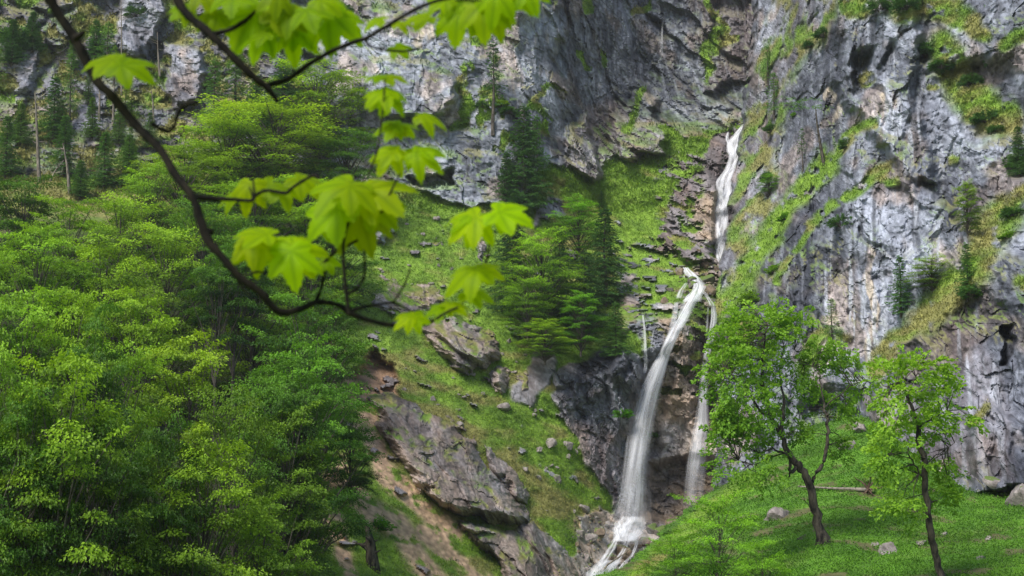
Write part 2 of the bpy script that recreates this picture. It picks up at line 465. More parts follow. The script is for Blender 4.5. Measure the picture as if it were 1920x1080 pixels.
# rock showing through below the foot line
R_([(1195,575),(1235,565),(1290,560),(1350,570),(1400,700),(1400,1020),(1240,1010),(1150,985),(1165,900),(1195,800),(1200,700)])
R_([(1040,700),(1070,670),(1130,655),(1195,668),(1210,700),(1205,800),(1185,900),(1150,950),(1100,865),(1062,800)])
R_([(1245,320),(1300,305),(1360,235),(1420,240),(1400,600),(1290,560),(1330,500),(1290,480),(1240,470),(1230,430),(1260,400),(1250,375),(1290,360)])
R_([(1155,480),(1185,500),(1205,560),(1200,620),(1180,610),(1165,540)])
R_([(1255,330),(1330,300),(1340,345),(1280,370)])
R_([(990,640),(1040,650),(1045,720),(1000,760),(960,745),(985,690)], 8, .7)
R_([(1085,965),(1130,955),(1240,985),(1260,1050),(1210,1120),(1060,1150),(1070,1040)])
R_([(1000,385),(1060,380),(1060,410),(1010,425)], 8, .8)
# scattered stone showing in the slopes
spots = sst(0.62, 0.82, fbm(U / 3.0, Vv / 2.0, 201, 3) + 0.14 * gnoise(U / .7, Vv / .6, 203) )
slope_zone = pm(PX, PY, [(640,380),(960,400),(1250,400),(1240,620),(1150,960),(1000,1100),(500,1400),(560,700)], 40)
rockm = np.maximum(rockm, spots * slope_zone * 0.9)
# green creeping into the cliffs
up_wood = pm(PX, PY, [(-900,-900),(330,-900),(470,-100),(470,120),(640,150),(650,420),(-900,420)], 40)      # wooded crag, upper left
moss = sst(-0.1, 0.45, fbm(U / 3.2, Vv / 3.4, 301, 5) + 0.14) * up_wood * 0.95
bare = np.maximum.reduce([pm(wx, wy, [(235,-40),(300,-20),(300,60),(285,100),(230,95),(222,40)]), pm(wx, wy, [(320,70),(350,75),(380,110),(378,190),(330,205),(312,180)]),
       pm(wx, wy, [(30,90),(70,80),(70,160),(20,190)]), pm(wx,wy,[(140,150),(200,160),(195,235),(150,240)]), pm(wx,wy,[(640,-300),(660,150),(640,330),(600,-300)])])
moss = moss * (1 - bare)
moss = np.maximum(moss, sst(0.1, .45, fbm(U / 2.4, Vv / 3.2, 305, 4)) * br(wx, wy, [(900,70),(905,180),(920,260),(960,300),(1010,250)], 34))
for q, r in (([(860,150),(875,230),(845,245)], 9), ([(1330,0),(1345,60),(1330,90),(1370,65)], 9), ([(1085,90),(1100,130)], 7), ([(1215,170),(1200,190),(1180,240)], 8), ([(1330,90),(1335,150)],8),
             ([(1000,200),(1030,215)], 10), ([(1240,235),(1270,265),(1310,270)], 12), ([(1120,120),(1130,100)],5), ([(1000,190),(1040,170)], 6), ([(1210,5),(1190,20)],9), ([(1085,-30),(1100,20)],8)):
    moss = np.maximum(moss, br(wx, wy, q, r) * 0.95)
fallmoss = sst(0.12, 0.4, fbm(U / 1.8, Vv / 1.2, 330, 4)) * pm(PX, PY, [(1200,560),(1400,560),(1400,760),(1215,760)], 25)
moss = np.maximum(moss, fallmoss * 0.85)
bankmoss = sst(0.0, 0.4, fbm(U / 1.8, Vv / 1.2, 331, 4)) * np.maximum(br(PX, PY, [(1395,240),(1370,300)], 22), br(PX, PY, [(1330,470),(1335,560),(1270,540)], 22))
moss = np.maximum(moss, bankmoss * 0.8)
bank = pm(PX, PY, [(1225,300),(1400,225),(1400,600),(1180,600),(1150,480),(1230,430)], 20)
ragged = sst(-.02, .25, fbm(U / 2.6, Vv / 1.7, 341, 4) + .10)
rockm = np.maximum(rockm * (1 - .85 * bank * (1 - ragged) * (1 - sst(1300, 1340, PX))), .0)
rockm = np.maximum(rockm, .95 * bank * sst(.30, .46, fbm(U / 2.2, Vv / 1.5, 342, 4)))
rockm = rockm * (1 - moss)

# big shapes
D = D + 9 * pm(wx, wy, [(1042,-900),(1046,60),(1050,180),(1060,250),(1130,300),(1150,240),(1240,225),(1400,225),(1420,-900)], 7) * 0.6   # recessed dark wall
D = D - 3 * pm(wx, wy, [(1325,-900),(1320,50),(1335,130),(1330,175),(1395,150),(1412,80),(1400,-900)], 7)                # reddish slab in it
D = D + 1 * pm(wx, wy, [(1350,150),(1415,120),(1425,205),(1395,228),(1355,195)], 9)                                      # black recess
D = D - 5 * pm(wx, wy, [(1060,235),(1100,222),(1128,310),(1108,335),(1058,310)], 6)
D = D - 6 * pm(wx, wy, [(1150,215),(1190,182),(1225,190),(1250,240),(1246,285),(1165,292)], 6)
D = D - 5 * pm(wx, wy, [(700,100),(800,110),(860,160),(840,210),(740,215),(680,180)], 8)
D = D + 5 * pm(wx, wy, [(770,330),(850,320),(850,350),(780,352)], 6)
D = D - 4 * pm(wx, wy, [(315,75),(350,70),(378,105),(382,180),(335,205),(312,185)], 7)
D = D - 4 * pm(wx, wy, [(232,-80),(305,-60),(302,60),(285,102),(232,95),(220,40)], 8)
D = D + 3 * pm(wx, wy, [(262,90),(295,60),(310,85),(280,120)], 7)
D = D + 4 * pm(wx, wy, [(1215,880),(1300,862),(1365,880),(1340,975),(1260,985),(1205,960)], 14)                           # undercut behind the falls
D = D - 4 * pm(wx, wy, [(1165,655),(1195,690),(1190,790),(1160,800),(1140,700)], 10)
D = D + 2.5 * pm(wx, wy, [(1198,680),(1245,640),(1260,700),(1235,860),(1190,880)], 12)
D = D + 5 * pm(wx, wy, [(662,690),(700,672),(748,690),(745,730),(720,755),(672,742)], 9)                                  # slumped scar
D = D - 3.0 * pm(wx, wy, [(1250,330),(1300,310),(1342,330),(1338,480),(1290,500),(1250,420)], 8)
gully = br(PX, PY, [(1385,240),(1362,320),(1352,400),(1350,490)], 14)
D = D + 2.0 * gully
rd, crack, k2, k3 = rock_disp(U, Vv, 400, 0.45, 0.6)
rdf, crf, _a, _b = rock_disp(U * 1.9, Vv * 1.9, 408, 0.75, 0.75, 0.5, .5)
strat = pm(PX, PY, [(600,700),(1100,960),(1100,1300),(500,1300)], 60)
amp = np.where(PY < 400, 1.0, 0.62)
facez = np.maximum(.8 * pm(PX, PY, [(1225,290),(1400,225),(1400,600),(1180,600),(1230,430)], 18), pm(PX, PY, [(1030,690),(1070,650),(1200,560),(1360,560),(1380,990),(1150,990),(1100,865),(1040,780)], 12))
amp = amp + .5 * facez
farL = sst(900, 500, PX) * sst(450, 650, PY)
gr = 0.9 * fbm(U / 6, Vv / 4, 501, 4) + 0.16 * fbm(U / .8, Vv / .6, 502, 2)
slab = pm(PX, PY, [(640,-900),(1046,-900),(1060,330),(960,400),(640,400)], 14)
rdl, crl, kl2, kl3 = rock_disp(U * .5 + .12 * Vv, Vv * .5, 412, -.55, .7, 1.45, .6)
rd = rd * (1 - .75 * slab) + rdl * slab * .8; crack = crack * (1 - slab) + crl * slab; k2 = k2 * (1 - slab) + kl2 * slab; k3 = k3 * (1 - slab) + kl3 * slab
rd = rd * (1 - .5 * facez) + rdf * facez * 1.3; crack = np.minimum(crack, 1 - (1 - crf) * facez)
rr = sst(0.25, 0.75, rockm)
rd_w = np.maximum(rr, 0.8 * cliff)
D = D - rd_w * (rd * amp * (1 - .72 * slope_zone * (1 - cliff) * (1 - facez)) + 0.5 + .3 * slope_zone * (1 - cliff)) - (1 - rr) * gr * 0.9
zup = updot(PX, PY, D)
ledge = sst(0.42, 0.75, zup + 0.25 * gnoise(U / 2, Vv / 2, 511)) * cliff * 0.75
ledge *= np.where((PX > 1045) & (PY < 230), .35, .8) * (1 - bare)

# paint
ones = np.ones_like(PX)
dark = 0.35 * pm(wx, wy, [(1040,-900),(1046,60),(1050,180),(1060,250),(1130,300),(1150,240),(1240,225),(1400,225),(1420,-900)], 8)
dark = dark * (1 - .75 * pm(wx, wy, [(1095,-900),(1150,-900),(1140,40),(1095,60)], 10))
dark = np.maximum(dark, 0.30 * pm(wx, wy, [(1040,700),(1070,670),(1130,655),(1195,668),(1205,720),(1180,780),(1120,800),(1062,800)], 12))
dark = np.maximum(dark, .7 * pm(wx, wy, [(1215,880),(1300,862),(1365,880),(1340,975),(1260,985),(1205,960)], 18))  # overhang's shade painted into the rock colour of the undercut
dark = np.maximum(dark, .5 * pm(wx, wy, [(1350,150),(1415,120),(1425,205),(1395,228),(1355,195)], 12))  # shade of the recess above the upper fall, painted as darker rock
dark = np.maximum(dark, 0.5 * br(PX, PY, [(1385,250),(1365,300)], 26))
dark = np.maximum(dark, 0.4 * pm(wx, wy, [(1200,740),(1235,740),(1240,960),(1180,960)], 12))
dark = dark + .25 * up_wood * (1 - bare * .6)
pale = 0.32 * pm(wx, wy, [(650,-900),(1046,-900),(1040,330),(960,390),(640,390)], 20)
pale = np.maximum(pale, 0.55 * bare)
cream = 0.5 * pm(wx, wy, [(940,-900),(1042,-900),(1040,140),(1000,210),(960,240),(940,100)], 16)
cream = np.maximum(cream, 0.2 * pm(wx, wy, [(640,-900),(860,-900),(860,390),(640,390)], 20))
cream = np.maximum(cream, 0.75 * pm(wx, wy, [(770,30),(810,40),(800,110),(770,90)], 6))
pink = 0.85 * pm(wx, wy, [(1325,-900),(1320,50),(1335,130),(1330,175),(1395,150),(1412,80),(1400,-900)], 8)
pink = np.maximum(pink, 0.9 * pm(wx, wy, [(1150,180),(1250,240),(1400,235),(1370,500),(1330,560),(1230,470),(1240,320),(1120,330),(1060,330),(1060,240)], 10))
pink = np.maximum(pink, 0.7 * pm(wx, wy, [(-900,420),(1100,420),(1020,1500),(-900,1500)], 20))
pink = np.maximum(pink, 0.8 * pm(wx, wy, [(1040,790),(1140,790),(1180,900),(1140,960)], 12))
pink = np.maximum(pink, 0.35 * up_wood)
tan = 0.9 * pm(wx, wy, [(1228,560),(1350,570),(1400,700),(1400,980),(1200,980),(1230,700)], 10)
tan = np.maximum(tan, 1.0 * pm(wx, wy, [(1300,365),(1345,350),(1350,440),(1310,450),(1290,400)], 9))
tan = np.maximum(tan, 0.5 * pm(wx, wy, [(1270,490),(1350,480),(1350,580),(1240,600)], 9))
tan = np.maximum(tan, .8 * pm(wx, wy, [(1085,965),(1130,955),(1240,985),(1260,1050),(1210,1120),(1060,1150),(1070,1040)], 9))
streak = 0.25 * pm(wx, wy, [(640,-900),(1046,-900),(1040,330),(960,390),(640,390)], 20) + 0.35 * pm(wx, wy, [(1040,-900),(1400,-900),(1400,225),(1050,230)], 10)
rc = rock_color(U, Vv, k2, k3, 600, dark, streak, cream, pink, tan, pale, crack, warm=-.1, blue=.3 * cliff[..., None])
lush = 0.55 * pm(PX, PY, [(1060,310),(1290,240),(1330,300),(1280,470),(1200,560),(1130,480)], 25) + 0.35 * pm(PX, PY, [(1000,690),(1150,940),(1080,960),(960,800)], 20)
lush += 0.3 * pm(PX, PY, [(640,400),(960,400),(980,600),(640,600)], 30) - .35 * up_wood
dry = 0.12 + 0.6 * pm(PX, PY, [(720,640),(900,760),(1080,960),(1000,1000),(780,780),(680,700)], 40) + 0.45 * up_wood + .2 * pm(PX, PY, [(980,310),(1120,340),(1240,560),(1160,620),(1060,480)], 20)
gc = grass_color(U, Vv, 700, dry, lush)
dirt = np.zeros_like(PX)
for q, r in (([(640,740),(672,785),(708,850),(748,910),(798,960),(850,1005)], 20), ([(600,770),(660,765),(700,790)], 22), ([(640,900),(700,960),(760,1010),(820,1090)], 26), ([(800,1000),(850,1030),(900,1075),(960,1130)], 17),
             ([(612,960),(640,1010),(660,1100)], 18), ([(1095,985),(1120,975)], 22), ([(640,870),(660,920)], 15)):
    dirt = np.maximum(dirt, br(wx, wy, q, r))
dirt *= sst(-0.6, -0.1, fbm(U / 1.4, Vv / 1.1, 720, 3))
scar = pm(wx, wy, [(660,690),(700,672),(748,690),(745,730),(720,758),(640,760),(645,735)], 7)
gc = lerp(gc, DIRT * (0.75 + .35 * gnoise(U / .5, Vv / .4, 722))[..., None].clip(.4, 1.6), dirt)
gc = lerp(gc, np.array([0.36, 0.235, 0.155]) * (0.75 + .6 * gnoise(U / 1.5, Vv / .7, 723))[..., None].clip(.25, 1.6), scar)
C = lerp(gc, rc, rr)
C = lerp(C, grass_color(U, Vv, 730, 0.45), np.clip(ledge * rr, 0, 1))
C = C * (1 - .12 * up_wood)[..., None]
# forest floor under the wood: blended to one very dark olive ground colour
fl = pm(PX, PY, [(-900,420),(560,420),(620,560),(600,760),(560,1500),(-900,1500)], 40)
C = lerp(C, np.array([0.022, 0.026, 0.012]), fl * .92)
wet = np.clip(0.9 * pm(wx, wy, [(1040,700),(1070,670),(1130,655),(1195,668),(1205,720),(1190,850),(1120,800),(1062,800)], 12) + gully
      + .6 * pm(wx, wy, [(1200,560),(1350,560),(1360,980),(1190,980)], 12) + .35 * dark, 0, 1) * rr
M.grass = (1 - rr) * (1 - dirt) * (1 - scar) * (1 - fl * .7)
M.grass = np.maximum(M.grass, ledge * .8); M.grass = np.where((cliff > .5), np.maximum(M.grass, moss), M.grass)
M.tint = C
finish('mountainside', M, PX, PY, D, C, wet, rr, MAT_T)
tag(M.obj, 'steep alpine mountainside with grey limestone cliff above grassy gully', None, None, 'structure')

# ---------------------------------------------------------------- right-hand cliff
ctrlR = [(1425,-300,226),(1440,0,207),(1412,120,208),(1402,215,208),(1388,330,196),(1364,450,182),(1348,520,172),(1350,700,160),(1350,960,154),(1360,1200,150),
 (1500,-300,198),(1500,0,185),(1500,200,179),(1480,400,167),(1450,560,158),(1500,700,150),(1500,850,142),(1500,1200,130),
 (1700,-300,168),(1700,0,157),(1700,200,150),(1700,400,142),(1700,560,136),(1700,700,130),(1700,850,122),(1700,1200,112),
 (1920,-300,150),(1920,0,138),(1920,200,132),(1920,400,124),(1920,560,117),(1920,700,111),(1920,850,104),(1920,960,100),(1920,1200,94),
 (2200,-300,132),(2200,0,122),(2200,300,114),(2200,600,103),(2200,900,92),(2200,1200,84)]
fR = tps(ctrlR)
Rr = Sheet()
PX, PY = grid(1310, 2210, -300, 1080, ST * .92)
sil = [(1425,-900),(1425,0),(1410,130),(1400,215),(1385,330),(1362,450),(1345,520),(1342,640),(1345,760),(1345,1400),(3000,1400),(3000,-900)]
D = fR(PX, PY)
Vb = P(PX, PY, D)
U = Vb[..., 0] - 0.30 * Vb[..., 1]; Vv = Vb[..., 2]
wx = PX + 13 * fbm(U / 5, Vv / 5, 111, 4); wy = PY + 13 * fbm(U / 5 + 50, Vv / 5, 112, 4)
sd = sdf(wx, wy, sil)
def below(line):            # everything below / right of a ledge line
    return [line[0]] + line + [(3000, line[-1][1]), (3000, 1600), (1250, 1600), (1250, line[0][1])]
L1 = [(1350,620),(1400,545),(1432,480),(1470,420),(1510,370),(1565,300),(1600,262),(1640,232)]
L2 = [(1425,560),(1480,490),(1530,425),(1585,382),(1640,335),(1668,322),(1720,345),(1760,372)]
L3 = [(1630,705),(1680,650),(1735,612),(1790,548),(1840,490),(1868,430),(1890,400),(1905,340)]
s1 = pm(wx, wy, [(1350,620),(1400,545),(1432,480),(1470,420),(1510,370),(1565,300),(1600,262),(1640,232),(1700,300),(1800,420),(3000,500),(3000,1600),(1350,1600)], 9)
s2 = pm(wx, wy, [(1425,560),(1480,490),(1530,425),(1585,382),(1640,335),(1668,322),(1720,345),(1790,400),(1870,480),(3000,600),(3000,1600),(1425,1600)], 7)
s3 = pm(wx, wy, [(1630,705),(1680,650),(1735,612),(1790,548),(1840,490),(1868,430),(1890,400),(1905,340),(3000,330),(3000,1600),(1630,1600)], 9)
D = D - 3.6 * s1 - 3.4 * s2 - 6.0 * s3
D = D - 3.0 * pm(wx, wy, [(1500,690),(1560,610),(1610,670),(1600,760),(1500,760)], 8)
D = D - 5.5 * pm(wx, wy, [(1815,790),(1850,765),(1920,800),(1960,900),(1830,930)], 8)
D = D - 4.5 * pm(wx, wy, [(1640,-400),(1730,60),(1700,170),(1755,330),(1690,340),(1560,150),(1560,-400)], 14)
D = D + 4 * br(wx + 6 * gnoise(U, Vv, 5), wy, [(1884,612),(1896,640),(1894,680)], 9)                              # cave
D = D + 5 * pm(wx, wy, [(1595,100),(1640,90),(1650,170),(1610,180)], 12)
D = D + 3.5 * pm(wx, wy, [(1755,130),(1900,110),(1920,260),(1830,260)], 20)
rd, crack, k2, k3 = rock_disp(U, Vv, 450, 0.25, 0.45, 0.95, 0.30)
rdb, crb, _a, _b = rock_disp(U, Vv, 455, 0.1, 0.30, 0.5, 0.3); rd = rd + rdb
# vertical flutes
flute = 1.3 * gnoise(U / 2.6 + .4 * gnoise(U / 4, Vv / 6, 9), Vv / 12, 461) + 0.6 * np.abs(gnoise(U / 1.2 + .3 * gnoise(U, Vv / 2, 8), Vv / 5, 462)) + 0.35 * fbm(U / .8, Vv / 1.6, 463, 3)
# moss, ledges
led = np.maximum.reduce([br(wx, wy, [(1345,590),(1395,530),(1425,470),(1462,408),(1505,352),(1550,305)], 24) , br(wx, wy, [(1550,305),(1600,255),(1640,228)], 9),
      br(wx, wy, [(1455,530),(1480,487),(1530,420)], 7), br(wx, wy, [(1530,420),(1585,375),(1640,330),(1665,318)], 11),
      br(wx, wy, [(1640,690),(1680,640),(1735,598)], 17), br(wx, wy, [(1735,598),(1790,540),(1830,490),(1860,430),(1880,410)], 38),
      br(wx, wy, [(1505,690),(1545,620),(1580,640)], 15), br(wx, wy, [(1820,790),(1845,770)], 9),
      br(wx, wy, [(1690,20),(1740,10),(1800,30)], 26), br(wx, wy, [(1770,90),(1800,160),(1850,215),(1880,225)], 34), br(wx, wy, [(1800,30),(1840,60)],16),
      br(wx, wy, [(1890,80),(1930,60)], 16), br(wx, wy, [(1745,172),(1760,174)], 8), br(wx, wy, [(1625,150),(1640,138)], 11), br(wx, wy, [(1590,5),(1620,20)], 20), br(wx, wy, [(1900,400),(1920,380),(1960,330)], 14),
      br(wx, wy, [(1780,300),(1795,305)], 7), br(wx, wy, [(1655,330),(1675,335)], 9), br(wx, wy, [(1905,530),(1960,540)], 16)])
flank = pm(wx, wy, [(1400,225),(1418,100),(1450,30),(1510,-900),(1590,-900),(1568,40),(1530,90),(1492,140),(1470,225),(1450,290),(1470,350),(1420,450),(1380,520),(1370,600),(1440,560),(1400,640),(1340,640),(1330,520),(1362,440),(1385,330)], 12)
flank_n = flank * sst(-0.22, 0.3, fbm(U / 3.0, Vv / 4.2, 471, 4) + .04)
nearb = flank * 0
moss = np.maximum(led * sst(-0.75, -0.25, fbm(U / 1.6, Vv / 1.6, 472, 3)), flank_n * 0.92)
moss = np.maximum(moss, br(wx, wy, [(1820,-200),(1700,-100),(1500,-200)], 60) * .8)
rr = 1 - np.clip(moss, 0, 1)
D = D - (rd + flute) * (0.35 + 0.65 * rr) - 0.8 * (1 - rr) - (1 - rr) * (0.5 * fbm(U / 1.5, Vv / 1.5, 473, 3))
D = D + 60 * (1 - sst(-30, 0, sd)) 
zup = updot(PX, PY, D)
ledge = sst(0.5, 0.8, zup + 0.3 * gnoise(U / 2, Vv / 2, 512)) * 0.6 * sst(-.2, .3, fbm(U / 8, Vv / 8, 513, 2))
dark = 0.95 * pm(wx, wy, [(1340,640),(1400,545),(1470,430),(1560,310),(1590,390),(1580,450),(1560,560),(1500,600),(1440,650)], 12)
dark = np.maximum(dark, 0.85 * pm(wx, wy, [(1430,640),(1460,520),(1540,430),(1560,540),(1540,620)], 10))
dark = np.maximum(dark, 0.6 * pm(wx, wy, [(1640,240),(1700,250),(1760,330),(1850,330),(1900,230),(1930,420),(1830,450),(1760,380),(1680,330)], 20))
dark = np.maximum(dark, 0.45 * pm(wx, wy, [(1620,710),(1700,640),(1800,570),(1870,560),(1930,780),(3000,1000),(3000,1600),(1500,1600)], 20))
dark = np.maximum(dark, 1.3 * br(wx, wy, [(1884,612),(1896,640),(1894,680)], 10))  # cave's inner shade painted dark, as the dent itself is shallow
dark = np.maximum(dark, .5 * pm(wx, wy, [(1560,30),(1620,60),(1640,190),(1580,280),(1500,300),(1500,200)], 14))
pale = 0.62 * pm(wx, wy, [(1545,450),(1640,345),(1700,370),(1780,420),(1830,470),(1780,540),(1700,620),(1640,680),(1590,660),(1560,600)], 14)
pale = np.maximum(pale, 0.5 * pm(wx, wy, [(1600,-20),(1660,20),(1700,60),(1710,200),(1740,330),(1690,320),(1640,240),(1620,100)], 14))
pale = np.maximum(pale, 0.45 * pm(wx, wy, [(1810,620),(1850,590),(1880,640),(1870,760),(1815,760)], 12))
pale = np.maximum(pale, 0.4 * pm(wx, wy, [(1840,20),(1930,20),(1930,100),(1850,110)], 12))
cream = np.maximum.reduce([1.0 * br(wx, wy, [(1632,440),(1628,520),(1640,590),(1632,650),(1640,690)], 9), 1.0 * br(wx, wy, [(1555,175),(1575,200),(1552,230)], 12), .8 * br(wx, wy, [(1610,60),(1618,120)], 6),
      .9 * br(wx, wy, [(1655,180),(1660,230),(1645,270)], 7), .6 * br(wx, wy, [(1700,290),(1660,320),(1740,330)], 9), .7 * br(wx, wy, [(1540,600),(1600,590),(1620,660)], 8), .7 * br(wx, wy, [(1775,870),(1740,880)], 10)]) * 1.1
cream = np.maximum(cream, .3 * pm(wx, wy, [(1545,450),(1640,345),(1780,420),(1780,540),(1640,680),(1560,600)], 14))
pink = 0.55 * pm(wx, wy, [(1700,700),(1800,590),(1880,700),(1900,900),(1700,900)], 20) + .35 * flank
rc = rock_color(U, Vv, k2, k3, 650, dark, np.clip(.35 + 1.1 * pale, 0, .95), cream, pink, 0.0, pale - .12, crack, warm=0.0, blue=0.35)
lush = 0.65 * br(PX, PY, [(1345,590),(1395,530),(1462,408),(1550,305)], 22)
dry = 0.62 * (PX > 1580) + .55 * flank
gc = grass_color(U, Vv, 750, dry, lush)
C = lerp(gc, rc, rr); C = lerp(C, grass_color(U, Vv, 760, 0.5), np.clip(ledge * rr, 0, 1))
Rr.grass = np.maximum(1 - rr, ledge * .7); Rr.tint = C
finish('right_cliff', Rr, PX, PY, D, C, np.clip(.25 * dark, 0, 1) * rr, rr, MAT_T, keep=sd > -34)
tag(Rr.obj, 'tall blue-grey streaked limestone cliff with mossy ledges right of stream', None, None, 'structure')

# ---------------------------------------------------------------- near meadow
ctrlG = [(1150,1090,86),(1200,1045,92),(1240,1005,97),(1300,955,103),(1340,920,107),(1400,880,110),(1480,845,111),(1600,780,110),(1700,790,106),(1800,860,97),(1930,915,88),(2200,900,74),
 (1300,1050,84),(1400,960,94),(1543,1010,78),(1480,1080,72),(1650,950,86),(1765,1080,65),(1640,1100,66),(1930,1060,64),(2200,1080,52),
 (1100,1300,58),(1400,1300,50),(1700,1300,44),(2200,1300,38),(1000,1500,44),(1500,1500,36),(2200,1500,28)]
fG = tps(ctrlG)
Gs = Sheet()
PX, PY = grid(1000, 2210, 740, 1500, ST)
silG = [(900,1330),(1060,1170),(1130,1100),(1190,1082),(1240,1035),(1290,993),(1335,953),(1400,903),(1450,868),(1530,815),(1590,790),(1650,806),(1705,855),(1750,890),(1810,922),(1900,915),(3000,850),(3000,1700),(900,1700)]
D = fG(PX, PY); Vb = P(PX, PY, D)
U = Vb[..., 0] + 0.2 * Vb[..., 1]; Vv = Vb[..., 1] + Vb[..., 2]
wx = PX + 7 * fbm(U / 3, Vv / 4, 121, 4); wy = PY + 7 * fbm(U / 3 + 50, Vv / 4, 122, 4)
sd = sdf(wx, wy, silG)
D = D - (0.7 * fbm(U / 7, Vv / 7, 801, 3) + 0.18 * fbm(U / 1.3, Vv / 1.6, 802, 3))
D = D + 45 * (1 - sst(-26, 0, sd))
gc = grass_color(U, Vv, 810, -0.35, 0.0) * np.array([.66, .86, .8]) * (1 - .25 * sst(0, .5, fbm(U / 5, Vv / 5, 812, 3)))[..., None]
bare = sst(0.42, 0.62, fbm(U / 2.2, Vv / 3.0, 820, 4) + 0.2 * pm(PX, PY, [(1440,880),(1800,930),(1800,1010),(1400,1010)], 30))
C = lerp(gc, np.array([0.12, 0.085, 0.05]) * (0.8 + .5 * gnoise(U / .4, Vv / .4, 5))[..., None].clip(.3, 2), bare * 0.75)
edge = br(PX, PY, [(1190,1082),(1240,1035),(1335,953),(1400,903)], 16)
C = lerp(C, grass_color(U, Vv, 811, 0.25, 0.2), edge)
Gs.grass = 1 - bare; Gs.tint = C
finish('meadow', Gs, PX, PY, D, C, np.zeros_like(D), bare * .3, MAT_T, keep=sd > -30)
tag(Gs.obj, 'steep leafy green meadow in the lower right foreground', None, None, 'structure')

# valley floor far below the viewpoint, out to the horizon
def valley():
    n = 60
    xs = np.sign(np.linspace(-1, 1, n)) * np.abs(np.linspace(-1, 1, n)) ** 2 * 1500
    X, Y = np.meshgrid(xs, xs + 100); Z = -42 + 2.0 * gnoise(X / 60, Y / 60, 3)
    idx = np.arange(n * n).reshape(n, n)
    F = np.stack([idx[:-1, :-1], idx[:-1, 1:], idx[1:, 1:], idx[1:, :-1]], -1).reshape(-1, 4)
    C = grass_color(X, Y, 900, 0, 0)
    me = mesh_np('valley_ground', np.stack([X, Y, Z], -1).reshape(-1, 3), F, MAT_T, True, colors=C.reshape(-1, 3), floats={'wet': np.zeros(n * n), 'rock': np.zeros(n * n)})
    tag(link('valley_ground', me), 'green valley floor below the viewpoint', None, None, 'structure')
valley()

def dvis(px, py):
    """distance of the nearest modelled ground seen at a survey position"""
    d = float(look(M, px, py))
    if 1345 < px: d = min(d, float(look(Rr, px, py)))
    if px > 1010 and py > 745:
        g = float(look(Gs, px, py))
        if bool(inside(np.array([float(px)]), np.array([float(py)]), silG)[0]): d = min(d, g)
    return d

# ================================================================== VEGETATION
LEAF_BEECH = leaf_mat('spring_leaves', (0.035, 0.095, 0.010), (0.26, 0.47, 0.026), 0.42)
LEAF_MAPLE = leaf_mat('fresh_maple_leaves', (0.11, 0.25, 0.024), (0.27, 0.46, 0.04), 0.45)
NEEDLE = leaf_mat('needles', (0.035, 0.085, 0.022), (0.095, 0.18, 0.036), 0.2)
BARK = bark_mat('grey_bark', (0.030, 0.026, 0.020), (0.12, 0.105, 0.09), 3.0, 0.05)
BARK_DARK = bark_mat('dark_mossy_bark', (0.006, 0.006, 0.005), (0.085, 0.072, 0.055), 4.0, 0.06)
DEADWOOD = bark_mat('dead_wood', (0.10, 0.085, 0.07), (0.27, 0.235, 0.20), 3.0, 0.04)
GRASS_M = leaf_mat('grass_blades', (0.055, 0.12, 0.012), (0.17, 0.28, 0.035), 0.3, objcol=False)

def norm(a): return a / (np.linalg.norm(a, axis=-1, keepdims=True) + 1e-9)

def leaf_quads(pos, dirs, nrm, ln, wd):
    """one four-cornered pointed leaf per position"""
    side = norm(np.cross(dirs, nrm))
    ln = ln[:, None]; wd = wd[:, None]
    fold = norm(np.cross(side, dirs)) * ln * 0.10
    a = pos; b = pos + dirs * ln * 0.45 + side * wd * .5 + fold; c = pos + dirs * ln; d = pos + dirs * ln * 0.45 - side * wd * .5 + fold
    V = np.stack([a, b, c, d], 1).reshape(-1, 3)
    Fq = np.arange(len(pos) * 4).reshape(-1, 4)
    return V, Fq

class Leaves:
    def __init__(s): s.p = []; s.d = []; s.n = []; s.l = []; s.w = []; s.c = []
    def spray(s, rng, base, dirv, L, W, n, ll, lw, droop=0.25, tone=0.5, flat=0.6, tilt=0.3):
        """a flat fan of leaves along a twig"""
        dirv = norm(np.array(dirv, float))
        up = np.array([0, 0, 1.0]) + rng.normal(0, tilt, 3)
        side = norm(np.cross(dirv, up)); nn = norm(np.cross(side, dirv))
        if nn[2] < 0: nn = -nn
        t = rng.random(n) ** 0.8
        wprof = W * np.sin(np.pi * np.clip(t * 0.85 + 0.12, 0, 1)) 
        q = (rng.random(n) * 2 - 1)
        pos = base + dirv * (t * L)[:, None] + side * (q * wprof)[:, None] + nn * (rng.normal(0, 0.045 * L, n))[:, None]
        pos[:, 2] -= droop * L * (t ** 2) + 0.25 * droop * np.abs(q) * W
        d = norm(dirv * 0.75 + side * (np.sign(q) * (0.35 + .5 * np.abs(q)))[:, None] + rng.normal(0, 0.28, (n, 3)) - np.array([0, 0, .25]))
        nr = norm(nn + rng.normal(0, flat, (n, 3)))
        s.p.append(pos); s.d.append(d); s.n.append(nr)
        sz = rng.uniform(0.7, 1.25, n)
        s.l.append(ll * sz); s.w.append(lw * sz); s.c.append(np.clip(tone + rng.normal(0, 0.16, n), 0, 1))
    def mesh(s, name, mat):
        V, Fq = leaf_quads(np.concatenate(s.p), np.concatenate(s.d), np.concatenate(s.n), np.concatenate(s.l), np.concatenate(s.w))
        return mesh_np(name, V, Fq, mat, False, floats={'vv': np.repeat(np.concatenate(s.c), 4)})

def curve_pts(base, dirv, L, n, bend, rng, wob=0.05):
    pts = [np.array(base, float)]; d = norm(np.array(dirv, float))
    for i in range(n):
        d = norm(d + np.array([0, 0, bend / n]) + rng.normal(0, wob, 3))
        pts.append(pts[-1] + d * (L / n))
    return pts

